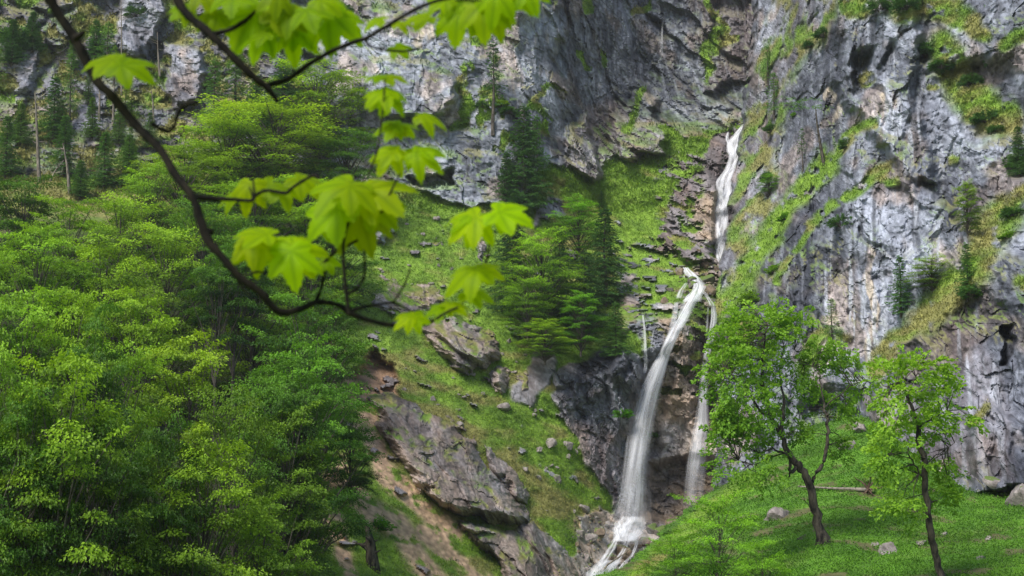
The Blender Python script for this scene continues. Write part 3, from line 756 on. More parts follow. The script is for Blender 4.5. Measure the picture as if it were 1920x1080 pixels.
def broadleaf(seed, H=15.0, R=5.0, npad=70, leaf=(0.21, 0.125), low=0.14, mat=None, bark=None, per=520, padr=1.45, flat=0.34, feather=0.35):
    """trunk, limbs and many flat, drooping, ragged-edged pads of leaves arranged over a domed crown"""
    rng = np.random.default_rng(seed)
    mat = mat or LEAF_BEECH; bark = bark or BARK
    tb = MB(); lv = Leaves()
    lean = rng.normal(0, 0.04, 2)
    tp = []
    for i in range(9):
        t = i / 8
        tp.append(np.array([lean[0] * H * t * t + 0.15 * math.sin(3 * t + seed), lean[1] * H * t * t + .15 * math.cos(4 * t), -1.2 + (0.86 * H + 1.2) * t]))
    tr = [0.017 * H * (1 - 0.9 * (i / 8)) + 0.012 for i in range(9)]
    tb.tube(tp, tr, 8)
    def trunk(t):
        f = min(max(t, 0), .999) * 8; i = int(f); return tp[i] * (1 - f + i) + tp[i + 1] * (f - i)
    lump = [(rng.random() * 6.28, rng.uniform(.2, 1), rng.uniform(.75, 1.2)) for _ in range(7)]
    for k in range(npad):
        s_ = (k + rng.random()) / npad                    # 0 bottom .. 1 top
        z = H * (low + (0.97 - low) * s_)
        prof = math.sqrt(max(.03, 1 - ((s_ - .42) / (.60 if s_ > .42 else .62)) ** 2))
        an = k * 2.39996 + rng.normal(0, .4)
        lum = 1 + .22 * math.sin(2 * an + seed) + .12 * math.sin(5 * an + 2 * seed + 9 * s_)
        shell = 1 - (rng.random() ** 2.2) * .62
        rad = R * prof * lum * shell
        c = trunk(z / H) * [1, 1, 0] + np.array([math.cos(an) * rad, math.sin(an) * rad, z + rng.normal(0, .6)])
        out = np.array([math.cos(an), math.sin(an), 0.0])
        a0 = trunk(max(.08, z / H - .10 - .16 * rad / R))
        mid = a0 * .45 + c * .55 + np.array([0, 0, .12 * rad])
        tb.tube([a0, mid, c], [(.022 + .016 * rad) * H / 15, (.018 + .009 * rad) * H / 15, .012 * H / 15], 5)
        r = padr * rng.uniform(.5, 1.15) * (1.1 - .3 * s_)
        n = int(per * (r / padr) ** 2)
        th = rng.random(n) * 6.283; q = rng.random(n) ** .55
        p1, p2 = rng.random() * 6.28, rng.random() * 6.28
        edge = 1 + feather * np.sin(5 * th + p1) * .6 + feather * .6 * np.sin(11 * th + p2) + feather * .5 * np.sin(17 * th)
        sgn = np.array([-out[1], out[0], 0])
        x = np.cos(th) * q * edge * r * 1.25; y = np.sin(th) * q * edge * r * .9
        rise = rng.uniform(-.35, .10) + .55 * s_ * (1 if rng.random() < .6 else 0)
        dome = (.55 - .62 * q ** 1.6) * r * .8
        zz = rise * x + dome * (1 - .85 * rng.random(n) ** 1.5) - .10 * r + rng.normal(0, .05 * r, n)
        pos = c + x[:, None] * out + y[:, None] * sgn + zz[:, None] * np.array([0, 0, 1.0])
        radial = norm(np.cos(th)[:, None] * out + np.sin(th)[:, None] * sgn + out * .5)
        d = norm(radial + rng.normal(0, .3, (n, 3)) - np.array([0, 0, .3]))
        nr = norm(np.array([0, 0, 1.0]) + out * .35 + rng.normal(0, flat, (n, 3)))
        sz = rng.uniform(.7, 1.3, n)
        lv.p.append(pos); lv.d.append(d); lv.n.append(nr); lv.l.append(leaf[0] * sz); lv.w.append(leaf[1] * sz)
        tone = -.10 + .62 * s_ + .55 * (shell - .5) + rng.normal(0, .12) + .6 * zz / r  # lit tops and dark undersides of pads and crown put into leaf colour
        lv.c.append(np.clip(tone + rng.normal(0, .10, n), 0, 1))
    return tb.mesh('trunk', bark, True), lv.mesh('crown', mat)

def conifer(seed, H=14.0, R=2.3, whorl=0.33, droop=0.5, dens=1.0, low=0.06, mat=None, bark=None, thin=1.0, ragged=0.2, needle=(0.19, 0.065)):
    rng = np.random.default_rng(seed)
    tb = MB(); lv = Leaves()
    tp = [np.array([0.06 * math.sin(i), 0.06 * math.cos(i * 1.3), -0.8 + (H + .8) * i / 8]) for i in range(9)]
    tr = [0.014 * H * (1 - i / 8.3) + .01 for i in range(9)]
    tb.tube(tp, tr, 7)
    z = H * low
    while z < H * 0.985:
        t = z / H
        nb = 5 if t < .8 else 4
        a0 = rng.random() * 6.28
        for k in range(nb):
            if rng.random() < 0.12 * ragged * 4: continue
            an = a0 + 6.283 * k / nb + rng.normal(0, .2)
            L = R * ((1 - t) ** 0.8 + .05) * rng.uniform(1 - ragged, 1 + ragged) * (0.65 + .35 * min(1, t / .2))
            el = 0.15 * (t * 3 - 1) - .1
            dv = np.array([math.cos(an) * math.cos(el), math.sin(an) * math.cos(el), math.sin(el)])
            base = np.array([0, 0, z + rng.normal(0, .08)])
            n = 4
            pts = [base]
            for j in range(n):
                s_ = (j + 1) / n
                pts.append(base + dv * L * s_ + np.array([0, 0, -droop * L * (s_ ** 1.3) * .55 + .16 * L * s_ ** 4]))
            tb.tube(pts, [.03 * thin, .024 * thin, .018 * thin, .012 * thin, .006 * thin], 3)
            m = max(2, int(L * 3.0 * dens))
            for j in range(m):
                u = (j + .6) / m
                f = u * n; i = min(int(f), n - 1); b = pts[i] * (1 - f + i) + pts[i + 1] * (f - i)
                ax = norm(pts[i + 1] - pts[i]); sg = 1 if j % 2 else -1; sd = np.cross(ax, [0, 0, 1.0]) * sg
                lv.spray(rng, b, norm(ax + sd * .8 + np.array([0, 0, -.15])), max(.28, L * .34 * (1.1 - u * .5)), 0.10 * L + .07, int(32 * dens) + 8, needle[0], needle[1], 0.42, 0.25 + .5 * t * rng.random() + .25 * u, .6, .3)
        z += whorl * rng.uniform(.8, 1.25) * (1.1 - .4 * t)
    for k in range(3): lv.spray(rng, tp[-1] - [0, 0, .6], [rng.normal(0, .1), rng.normal(0, .1), 1], .8, .1, 14, needle[0], needle[1], 0, .6, .6, .3)
    return tb.mesh('trunk', bark or BARK, True), lv.mesh('crown', mat or NEEDLE)

def bush_mesh(seed, R=1.0, flat=.7, n=46, leaf=(.16, .1), mat=None, per=34, needle=False):
    rng = np.random.default_rng(seed); lv = Leaves(); tb = MB()
    for k in range(n):
        an = rng.random() * 6.283; el = rng.uniform(-.1, 1.35)
        dv = np.array([math.cos(an) * math.cos(el), math.sin(an) * math.cos(el), math.sin(el) * flat])
        L = R * rng.uniform(.55, 1.1)
        tb.tube([np.array([0, 0, -.3]), dv * L * .5, dv * L * .85], [.02, .014, .006], 3)
        lv.spray(rng, dv * L * .4, dv, L * .62, L * .26, per, leaf[0], leaf[1], .15, .3 + .45 * dv[2] + rng.normal(0, .1), .6, .5)
    return tb.mesh('stem', BARK, True), lv.mesh('foliage', mat or LEAF_BEECH)

def place(proto, name, loc, rz, s, color, label, cat, group=None, names=('trunk', 'crown'), sz=None, tilt=(0, 0)):
    root = empty(name, loc, rz, label, cat, group)
    root.rotation_euler = (tilt[0], tilt[1], rz)
    root.scale = (s, s, sz if sz else s)
    for nm, me in zip(names, proto):
        o = bpy.data.objects.new(nm, me); col.objects.link(o); o.parent = root
        if nm in ('crown', 'foliage'): o.color = (*color, 1)
    return root

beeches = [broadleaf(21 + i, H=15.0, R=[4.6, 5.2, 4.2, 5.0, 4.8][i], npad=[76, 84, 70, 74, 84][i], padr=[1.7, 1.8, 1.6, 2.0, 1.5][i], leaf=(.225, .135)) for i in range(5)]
spruces = [conifer(61, 14, 2.4), conifer(62, 14, 1.9, ragged=.35), conifer(63, 14, 3.0, droop=.4, ragged=.25)]
larch = conifer(71, 14, 2.2, whorl=.5, dens=.7, droop=.35, ragged=.35, low=.2, mat=leaf_mat('larch_needles', (0.07, 0.14, .03), (.15, .25, .05), .3), needle=(.20, .06))
thinfir = conifer(72, 14, 1.7, whorl=.7, dens=.75, droop=.5, ragged=.5, low=.30)

def base_of(px, top, H, dfun):
    """where a tree of height H whose tip shows at (px, top) stands on the ground"""
    py = top + 250
    for _ in range(14):
        d = dfun(px, min(py, 1380)); py = .5 * py + .5 * (top + H * .985 / (K * d))
    return px, min(py, 1380), d

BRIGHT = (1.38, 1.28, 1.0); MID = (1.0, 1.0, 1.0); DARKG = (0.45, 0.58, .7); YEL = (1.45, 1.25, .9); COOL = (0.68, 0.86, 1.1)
dM = lambda x, y: float(look(M, x, y))
# tip x, tip y, crown width (px), height m, tone, prototype, description
wood = [
 (598,112,200,13,BRIGHT,1,'beech with full crown high against the grey cliff, topmost of the wood'),
 (505,182,240,13,YEL,3,'bright yellow-green beech just below the topmost crown of the wood'),
 (418,215,200,12,BRIGHT,0,'bright beech crown left of the topmost trees, under the conifers'),
 (345,268,170,12,BRIGHT,4,'bright small-crowned beech at the upper left edge of the wood'),
 (650,240,130,12,DARKG,2,'dark green beech at the top right rim of the wood by the cliff foot'),
 (285,312,150,12,MID,1,'mid-green beech below the wooded crag, upper edge of the wood'),
 (215,362,170,13,BRIGHT,3,'light green beech under the snags at the foot of the crag'),
 (120,372,170,13,MID,0,'rounded mid-green beech under the tall snag at left'),
 (35,325,150,13,DARKG,2,'dark beech at the upper left border, beside the crag'),
 (-40,300,170,13,DARKG,1,'dark beech cut by the left border under the crag'),
 (470,330,190,13,MID,2,'mid-green beech in the middle of the upper wood'),
 (570,330,190,13,BRIGHT,4,'bright beech right of centre in the upper wood'),
 (625,385,140,12,COOL,0,'cool green beech on the right rim beside the grass slope'),
 (390,385,180,13,COOL,1,'cool green beech behind the hanging branch in the upper wood'),
 (300,420,190,14,BRIGHT,3,'broad bright beech in the second row at left'),
 (60,420,190,14,MID,4,'broad mid-green beech near the left border, second row'),
 (180,452,200,14,BRIGHT,0,'bright layered beech between second and third rows at left'),
 (-40,470,180,14,MID,3,'mid-green beech cut by the left border, second row'),
 (570,455,180,13,MID,3,'mid-green beech between the leaf cluster and the grass slope'),
 (480,480,180,13,YEL,1,'yellowish beech behind the lower leaf cluster'),
 (25,545,190,15,MID,2,'tall mid-green beech near the left border, third row'),
 (120,560,190,15,BRIGHT,1,'bright beech at left in the third row'),
 (235,545,190,15,BRIGHT,4,'bright feathery beech left of the dark gap with trunks'),
 (605,545,130,12,DARKG,1,'dark beech at the right rim above the slumped scar'),
 (560,560,200,15,COOL,0,'large cool green beech right of the dark gap with trunks'),
 (345,632,200,15,YEL,2,'yellow-green beech with pointed top, middle of the lower wood'),
 (205,640,190,15,MID,3,'mid-green beech left of the pointed yellow-green one'),
 (90,692,270,16,BRIGHT,0,'very large layered beech filling the lower left'),
 (-40,680,230,16,MID,1,'large beech cut by the left border, lower wood'),
 (500,705,180,14,DARKG,3,'shaded beech below the dark gap with trunks'),
 (570,640,190,15,COOL,4,'large cool green beech on the right edge over the bare soil'),
 (440,745,210,15,MID,1,'broad mid-green beech in the centre of the lower wood'),
 (300,800,170,14,DARKG,4,'shaded beech under the yellow-green pointed one'),
 (525,770,180,13,MID,2,'spreading beech whose dark twin trunks show beneath it'),
 (655,770,95,7,COOL,0,'small beech overhanging the bare soil beside the boulder outcrop'),
 (160,860,200,14,DARKG,3,'dark shaded beech low in the left wood'),
 (20,840,200,14,DARKG,2,'dark beech in the bottom left corner'),
 (350,915,270,13,BRIGHT,1,'bright beech crown rising from the bottom border, left of centre'),
 (480,965,190,11,MID,4,'beech crown at the bottom border beside the open slope'),
 (210,985,220,12,MID,0,'lowest beech crown on the bottom border at left'),
 (60,1000,220,12,DARKG,1,'shaded beech at the very bottom left'),
]
wood += [(432,440,110,16,COOL,5,'slender high-crowned tree over the dark gap, left of three'), (470,425,110,16,DARKG,5,'slender high-crowned tree over the dark gap, middle of three'), (398,470,110,15,DARKG,5,'slender high-crowned tree over the dark gap, lowest of three'),
 (150,600,120,17,DARKG,5,'slender high-crowned tree over the shaded lower left'), (560,700,110,15,DARKG,5,'slender high-crowned tree near the edge of the bare soil')]
beeches.append(broadleaf(27, H=15.0, R=3.2, npad=34, padr=1.3, low=.62))
rr_ = random.Random(5)
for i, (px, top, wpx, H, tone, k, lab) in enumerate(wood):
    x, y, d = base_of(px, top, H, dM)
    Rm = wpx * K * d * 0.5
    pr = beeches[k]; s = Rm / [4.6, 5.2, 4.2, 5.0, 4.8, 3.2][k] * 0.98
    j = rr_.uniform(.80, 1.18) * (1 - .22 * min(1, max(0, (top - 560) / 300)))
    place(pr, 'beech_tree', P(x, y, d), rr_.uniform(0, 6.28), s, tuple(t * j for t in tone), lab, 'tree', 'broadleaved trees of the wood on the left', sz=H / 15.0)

# trees of the cliffs and the gully: (kind, px, tip y, foot y, width px, colour, label)
def stand(proto, Rp, Hp, name, px, top, foot, wpx, color, lab, cat='tree', group=None, dfun=None, lift=.0, tilt=(0, 0)):
    d = (dfun or dvis)(px, foot) - .3
    H = (foot - top) * K * d * 1.01; R = wpx * .5 * K * d
    loc = P(px, foot, d)
    return place(proto, name, loc, rr_.uniform(0, 6.28), R / Rp, color, lab, cat, group, sz=H / Hp, tilt=tilt)

GCL = 'conifers on the wooded crag'
for a in [
 (spruces[1], 1.9, 14, 'spruce_tree', 100, 142, 262, 62, (1.0,1.25,1.0), 'tall ragged spruce beside the pale snag on the left crag'),
 (spruces[1], 1.9, 14, 'spruce_tree', 120, 215, 330, 56, (1.1,1.3,1.0), 'spruce with bare leaning stem below the ragged tall one'),
 (spruces[0], 2.4, 14, 'spruce_tree', 22, 35, 120, 60, (.9,1.1,1.0), 'dark spruce in the upper left corner'),
 (spruces[0], 2.4, 14, 'spruce_tree', 60, 20, 95, 50, (.9,1.1,1.0), 'dark spruce second from the upper left corner'),
 (spruces[1], 1.9, 14, 'spruce_tree', 178, 35, 120, 44, (1.1,1.4,1.1), 'narrow spruce in front of the upper left rocks'),
 (larch, 2.2, 14, 'larch_tree', 130, 95, 225, 46, (.8,1.0,.9), 'faint grey-green larch behind the thick branch'),
 (larch, 2.2, 14, 'larch_tree', 200, 40, 140, 60, (.85,1.1,.9), 'bushy larch left of the hanging leaf pair'),
 (larch, 2.2, 14, 'larch_tree', 400, 110, 260, 80, (.75,1.0,.9), 'wide soft larch right of the pale crag, left of two'),
 (larch, 2.2, 14, 'larch_tree', 440, 95, 250, 90, (.8,1.0,.95), 'wide soft larch right of the pale crag, right of two'),
 (spruces[2], 3.0, 14, 'spruce_tree', 530, 110, 220, 90, (1.0,1.3,1.1), 'dark spruce behind the topmost beech'),
 (spruces[2], 3.0, 14, 'spruce_tree', 480, 140, 240, 80, (1.0,1.2,1.1), 'dark spruce left of the topmost beech'),
 (spruces[0], 2.4, 14, 'spruce_tree', 195, 245, 350, 60, (1.2,1.4,1.0), 'olive spruce on the mossy slope under the crag, left of two'),
 (spruces[2], 3.0, 14, 'spruce_tree', 240, 250, 350, 66, (1.3,1.4,.9), 'olive spruce on the mossy slope under the crag, right of two'),
 (spruces[0], 2.4, 14, 'spruce_tree', 10, 215, 330, 60, (1.0,1.2,.9), 'spruce on the left border under the dark rock'),
 (spruces[0], 2.4, 14, 'spruce_tree', 150, 300, 370, 50, (1.1,1.3,.9), 'small spruce just above the wood'),
]: stand(*(a[:8] + (tuple(q * 1.25 for q in a[8]),) + a[9:]), group=GCL, dfun=dM)
for a in [
 (thinfir, 1.7, 14, 'spruce_tree', 925, 78, 245, 66, (.9,1.2,1.3), 'tall thin spruce with bare lower stem on the grey cliff'),
 (spruces[2], 3.0, 14, 'spruce_tree', 982, 195, 392, 118, (.85,1.1,.95), 'broad dark spruce at the cliff foot'),
 (spruces[0], 2.4, 14, 'spruce_tree', 950, 285, 400, 60, (.9,1.15,1.0), 'smaller spruce left of the broad dark one'),
 (larch, 2.2, 14, 'larch_tree', 1007, 215, 330, 48, (.8,1.2,1.0), 'soft green larch beside the broad dark spruce'),
 (spruces[2], 3.0, 14, 'spruce_tree', 962, 395, 590, 120, (.65,.85,.9), 'very dark spruce in the shade of the gully thicket'),
 (spruces[0], 2.4, 14, 'spruce_tree', 1050, 430, 600, 90, (.7,.9,.9), 'dark spruce in the middle of the gully thicket'),
 (spruces[0], 2.4, 14, 'spruce_tree', 1135, 388, 572, 100, (.85,1.1,.95), 'dense pointed spruce on the right side of the gully thicket'),
 (spruces[2], 3.0, 14, 'spruce_tree', 1098, 470, 620, 100, (.75,.95,.9), 'spruce below the pointed one in the thicket'),
 (spruces[2], 3.0, 14, 'spruce_tree', 1155, 568, 668, 74, (1.25,1.5,1.1), 'young broad spruce on the rim above the dark rock face'),
 (spruces[0], 2.4, 14, 'spruce_tree', 1128, 358, 392, 22, (1.1,1.3,1.0), 'tiny spruce above the gully thicket'),
]: stand(*a, group='conifers around the gully', dfun=dM)
for a in [
 (beeches[2], 4.2, 15, 'maple_tree', 1085, 370, 478, 84, (.95,1.2,.9), 'round dark-leaved tree at the top of the gully thicket'),
 (beeches[1], 5.2, 15, 'maple_tree', 1018, 432, 610, 130, (1.35,1.35,1.0), 'bright open-crowned maple in front of the dark spruces'),
 (beeches[3], 5.0, 15, 'maple_tree', 990, 520, 640, 90, (1.1,1.15,.9), 'maple low on the left of the gully thicket'),
 (beeches[4], 4.8, 15, 'maple_tree', 1090, 545, 660, 80, (.8,1.05,.85), 'mid-green maple beneath the spruces of the thicket'),
 (beeches[0], 4.6, 15, 'maple_tree', 1020, 600, 678, 90, (1.4,1.3,.9), 'yellowish low maple at the bottom of the gully thicket'),
]: stand(*a, group='broadleaved trees in the gully thicket', dfun=lambda x, y: dM(x, y) - 4)
dR = dvis
for a in [
 (larch, 2.2, 14, 'larch_tree', 1440, 84, 160, 32, (1.1,1.5,1.0), 'light green larch on the ridge above the upper fall, higher of two'),
 (larch, 2.2, 14, 'larch_tree', 1452, 135, 222, 44, (1.1,1.5,1.0), 'light green larch on the ridge above the upper fall, lower of two'),
 (thinfir, 1.7, 14, 'pine_tree', 1505, 240, 318, 30, (1.2,1.5,1.0), 'small pine left of the bare-stemmed one on the grass ledge'),
 (beeches[2], 4.2, 15, 'small_tree', 1815, 340, 440, 48, (1.1,1.0,.9), 'slender tree with pale stem in the middle of the right cliff'),
 (beeches[0], 4.6, 15, 'small_tree', 1748, 480, 545, 76, (1.2,1.1,.95), 'spreading sapling above the lower mossy ledge'),
 (spruces[1], 1.9, 14, 'spruce_tree', 1690, 480, 590, 52, (1.2,1.6,1.2), 'green spruce against the pale streaked cliff'),
 (spruces[1], 1.9, 14, 'spruce_tree', 1852, 8, 125, 24, (1.1,1.3,1.1), 'very thin spruce near the top right'),
 (spruces[2], 3.0, 14, 'spruce_tree', 1912, 235, 330, 56, (.9,1.1,.9), 'dark spruce on the right border'),
 (spruces[1], 1.9, 14, 'spruce_tree', 1815, 455, 560, 44, (1.2,1.5,1.0), 'narrow spruce on the lower mossy ledge'),
 (larch, 2.2, 14, 'larch_tree', 1560, 560, 640, 46, (1.1,1.4,1.0), 'soft larch behind the big maple on the meadow'),
 (beeches[1], 5.2, 15, 'small_tree', 1440, 325, 370, 44, (.8,1.0,.9), 'dense dark little tree on the mossy flank'),
]: stand(*a, group='small trees on the right cliff', dfun=dR)

for k in range(11):
    px = rr_.uniform(-60, 300); ft = rr_.uniform(60, 330) if px < 240 else rr_.uniform(180, 330)
    hh = rr_.uniform(45, 85)
    stand(spruces[k % 3] if k % 4 else larch, 2.2, 14, 'spruce_tree', px, ft - hh, ft, hh * .5, (1.7, 1.7, 1.2), 'one of the small dark conifers dotted over the wooded left crag', 'tree', 'small conifers dotted over the crag', dM)

# bushes and dwarf pines
bushA = [bush_mesh(81 + i) for i in range(3)]
bushP = [bush_mesh(91 + i, mat=NEEDLE, leaf=(.24, .05), per=44, flat=.55) for i in range(2)]
def bush(proto, name, px, py, wpx, color, lab, group=None, hz=.8, cat='bush'):
    d = dvis(px, py) - .2
    return place(proto, name, P(px, py + wpx * .12, d), rr_.uniform(0, 6.28), wpx * .5 * K * d, color, lab, cat, group, names=('stem', 'foliage'), sz=wpx * .5 * K * d * hz)
DP = 'dwarf pines clinging to the cliffs'
for i, (px, py, w_, lab) in enumerate([
 (1738,92,76,'large dark dwarf pine jutting from the upper right cliff'), (1765,118,50,'dark dwarf pine under the jutting one'), (1590,268,50,'dwarf pine on the tip of the grass ledge'),
 (1578,412,70,'dark dwarf pine hanging under the second grass ledge'), (1850,218,64,'dwarf pine low in the upper right moss patch'), (1820,150,54,'dwarf pine in the middle of the upper right moss patch'),
 (1650,10,60,'dwarf pine on the top border above the grey cliff'), (1700,5,60,'dwarf pine on the top border, right of its twin'), (1545,60,46,'dwarf pine at the head of the mossy flank'),
 (1520,82,34,'small dwarf pine beneath the flank head'), (1448,240,40,'dwarf pine beside the top of the upper fall'), (1445,330,46,'dark dwarf pine halfway down the mossy flank'),
 (1910,300,60,'dwarf pine at the right border, upper'), (1900,395,50,'dwarf pine at the right border, lower'), (1822,545,60,'dwarf pine on the lower mossy ledge'), (1870,240,40,'small dwarf pine at the right of the moss patch'),
 (905,195,34,'dwarf pine left of the thin spruce on the grey cliff'), (955,205,40,'dwarf pine right of the thin spruce'), (255,22,50,'dwarf pine on the upper left rocks'), (30,70,90,'wide dwarf pine in the upper left corner'), (640,18,60,'dwarf pine above the maple leaves at top')]):
    bush(bushP[i % 2], 'dwarf_pine', px, py, w_, (1.0, 1.2, .9), lab, DP)
for i, (px, py, w_, c_, lab) in enumerate([
 (1170,775,44,(.55,.9,.7),'round bush on the dark rock left of the big fall'), (1410,560,70,(1.2,1.2,.9),'light green bush on the right bank above the thin fall'), (1380,600,60,(1.1,1.2,.9),'light green bush below the right bank'),
 (1455,505,44,(1.0,1.1,.8),'bush at the foot of the lower grass ledge'), (1490,215,20,(1,1.2,.8),'tiny bush on the mossy flank'), (1475,405,40,(.9,1.1,.8),'bush on the upper grass ledge'),
 (1225,815,26,(.8,1,.7),'small bush behind the big fall'), (940,195,40,(1.6,1.4,.9),'yellow-green shrub on the grey cliff beside the thin spruce'), (1300,862,20,(.9,1.2,.8),'small tuft bush between the two falls'),
 (710,985,60,(.6,.9,.7),'dark green bush on the bare gully at the bottom'), (600,1000,50,(.6,.8,.7),'shaded bush beside the wood edge'), (1890,440,40,(1,1.1,.8),'bush on the right mossy ledge')]):
    bush(bushA[i % 3], 'bush', px, py, w_, c_, lab, None)

# snags: dead bare trunks on the left crag and a bare-stemmed pine on the ledge
def snag(name, pts, r0, lab, group, mat=DEADWOOD, twigs=5, dfun=dM, cat='dead tree'):
    rng = np.random.default_rng(int(pts[0][0]))
    d = dfun(pts[0][0], pts[0][1]) - .5
    base = P(pts[0][0], pts[0][1], d)
    W = [np.array(P(x, y, d)) - np.array(base) for x, y in pts]
    W[0] = W[0] - np.array([0, 0, .6])
    tb = MB(); n = len(W)
    tb.tube(W, [r0 * (1 - .75 * i / (n - 1)) for i in range(n)], 6, wob=.15)
    for k in range(twigs):
        t = rng.uniform(.3, .95) * (n - 1); i = min(int(t), n - 2); b = W[i] * (1 - t + i) + W[i + 1] * (t - i)
        dv = rng.normal(0, 1, 3); dv[2] = rng.uniform(-.3, .6)
        tb.tube(curve_pts(b, dv, rng.uniform(.5, 1.6), 4, .2, rng, .15), [r0 * .3, r0 * .24, r0 * .18, r0 * .12, r0 * .05], 4)
    root = empty(name, base, 0, lab, cat, group)
    link('trunk', tb.mesh('trunk', mat, True), root)
    return root, W, d
SG = 'bare dead trunks on the left crag'
for q, r, lab in [([(74,335),(70,260),(66,175)], .26, 'tall pale dead trunk at the left of the crag'), ([(132,362),(126,310),(118,268)], .24, 'reddish broken trunk forking above the wood'),
                  ([(186,224),(187,190),(187,160)], .2, 'short bare trunk behind the thick branch'), ([(212,228),(213,195),(214,160)], .2, 'bare trunk just right of the thick branch'),
                  ([(288,222),(287,195),(284,168)], .16, 'thin pale stem under the leaf pair'), ([(228,170),(228,80),(227,-10)], .12, 'very thin straight stem crossing the upper left rock'), ([(300,135),(296,95),(295,60)], .16, 'short snag beside the dark hollow'),
                  ([(92,335),(105,318),(120,300)], .14, 'fallen slanting trunk above the wood'), ([(120,268),(105,262),(98,255)], .12, 'bare side limb above the wood')]:
    snag('dead_tree', q, r, lab, SG)
rt, W_, d_ = snag('pine_tree', [(1545,300),(1537,265),(1532,232),(1529,200)], .22, 'bare-stemmed pine with flat top leaning on the grass ledge', None, BARK, 3, dvis, 'tree')
lv = Leaves(); rg = np.random.default_rng(5)
for k in range(26):
    b = W_[-1] + np.array([rg.normal(-1.2, 1.6), rg.normal(0, 1.0), rg.normal(.3, .45)])
    lv.spray(rg, b, [rg.normal(-.3, 1), rg.normal(0, 1), .1], 1.1, .5, 40, .22, .06, .2, rg.uniform(.3, .8), .6, .3)
o = link('crown', lv.mesh('crown', NEEDLE), rt); o.color = (1.5, 1.7, 1.1, 1)

# ------------------------------------------------------------------ the two maples on the meadow
def hero(name, base_px, base_d, limbs, blobs, lab, per=46, leaf=(.155, .115), color=(1, 1, 1), seed=3, nsp=1.0):
    rng = np.random.default_rng(seed)
    base = np.array(P(base_px[0], base_px[1], base_d)); tb = MB(); lv = Leaves()
    nodes = []
    for li, (pts, r0, r1, dz) in enumerate(limbs):
        n = len(pts); W = []
        for i, (x, y) in enumerate(pts):
            W.append(np.array(P(x, y, base_d + dz * i / (n - 1))) - base)
        # smooth with Catmull-Rom
        Q = []
        for i in range(n - 1):
            p0, p1, p2, p3 = W[max(i - 1, 0)], W[i], W[i + 1], W[min(i + 2, n - 1)]
            for t in np.linspace(0, 1, 4, endpoint=False):
                Q.append(.5 * ((2 * p1) + (-p0 + p2) * t + (2 * p0 - 5 * p1 + 4 * p2 - p3) * t * t + (-p0 + 3 * p1 - 3 * p2 + p3) * t ** 3))
        Q.append(W[-1])
        for i in range(1, len(Q) - 1): Q[i] = Q[i] + rng.normal(0, .035, 3)
        if li == 0: Q[0] = Q[0] - np.array([0, 0, .7])
        m = len(Q); R_ = [.72 * (r0 + (r1 - r0) * (i / (m - 1)) ** .9) for i in range(m)]
        if li == 0: R_[0] *= 2.1; R_[1] *= 1.4
        tb.tube(Q, R_, 9, wob=.22)
        for q, r in zip(Q, R_):
            if r < .16: nodes.append(q)
    nodes = np.array(nodes)
    for (bx, by, bw, bh, bd, tone) in blobs:
        c = np.array(P(bx, by, base_d + bd)) - base
        rw = bw * .5 * K * base_d; rh = bh * .5 * K * base_d
        ns = int(max(6, nsp * 2.0 * rw * rh * 15.0))
        for k in range(ns):
            v = rng.normal(0, 1, 3); v = v / np.linalg.norm(v) * rng.random() ** .45
            p = c + v * np.array([rw, rw * .8, rh])
            i = np.argmin(((nodes - p) ** 2).sum(1)); nd = nodes[i]
            dv = p - nd; L = np.linalg.norm(dv) + 1e-6
            if k % 3 == 0 and L < 5:
                mid = (nd + p) / 2 + rng.normal(0, .12 * L, 3) + np.array([0, 0, .08 * L])
                tb.tube([nd, mid, p], [.028, .018, .007], 4)
            out = norm(dv / L + v * .6 + np.array([0, 0, .1]) + rng.normal(0, .3, 3))
            lv.spray(rng, p, out, rng.uniform(.6, 1.05), .34, per, leaf[0], leaf[1], .3, tone + .22 * v[2] + rng.normal(0, .07), .5, .35)
    root = empty(name, base, 0, lab, 'tree')
    link('trunk', tb.mesh('trunk', BARK_DARK, True), root)
    o = link('crown', lv.mesh('crown', LEAF_MAPLE), root); o.color = (*color, 1)

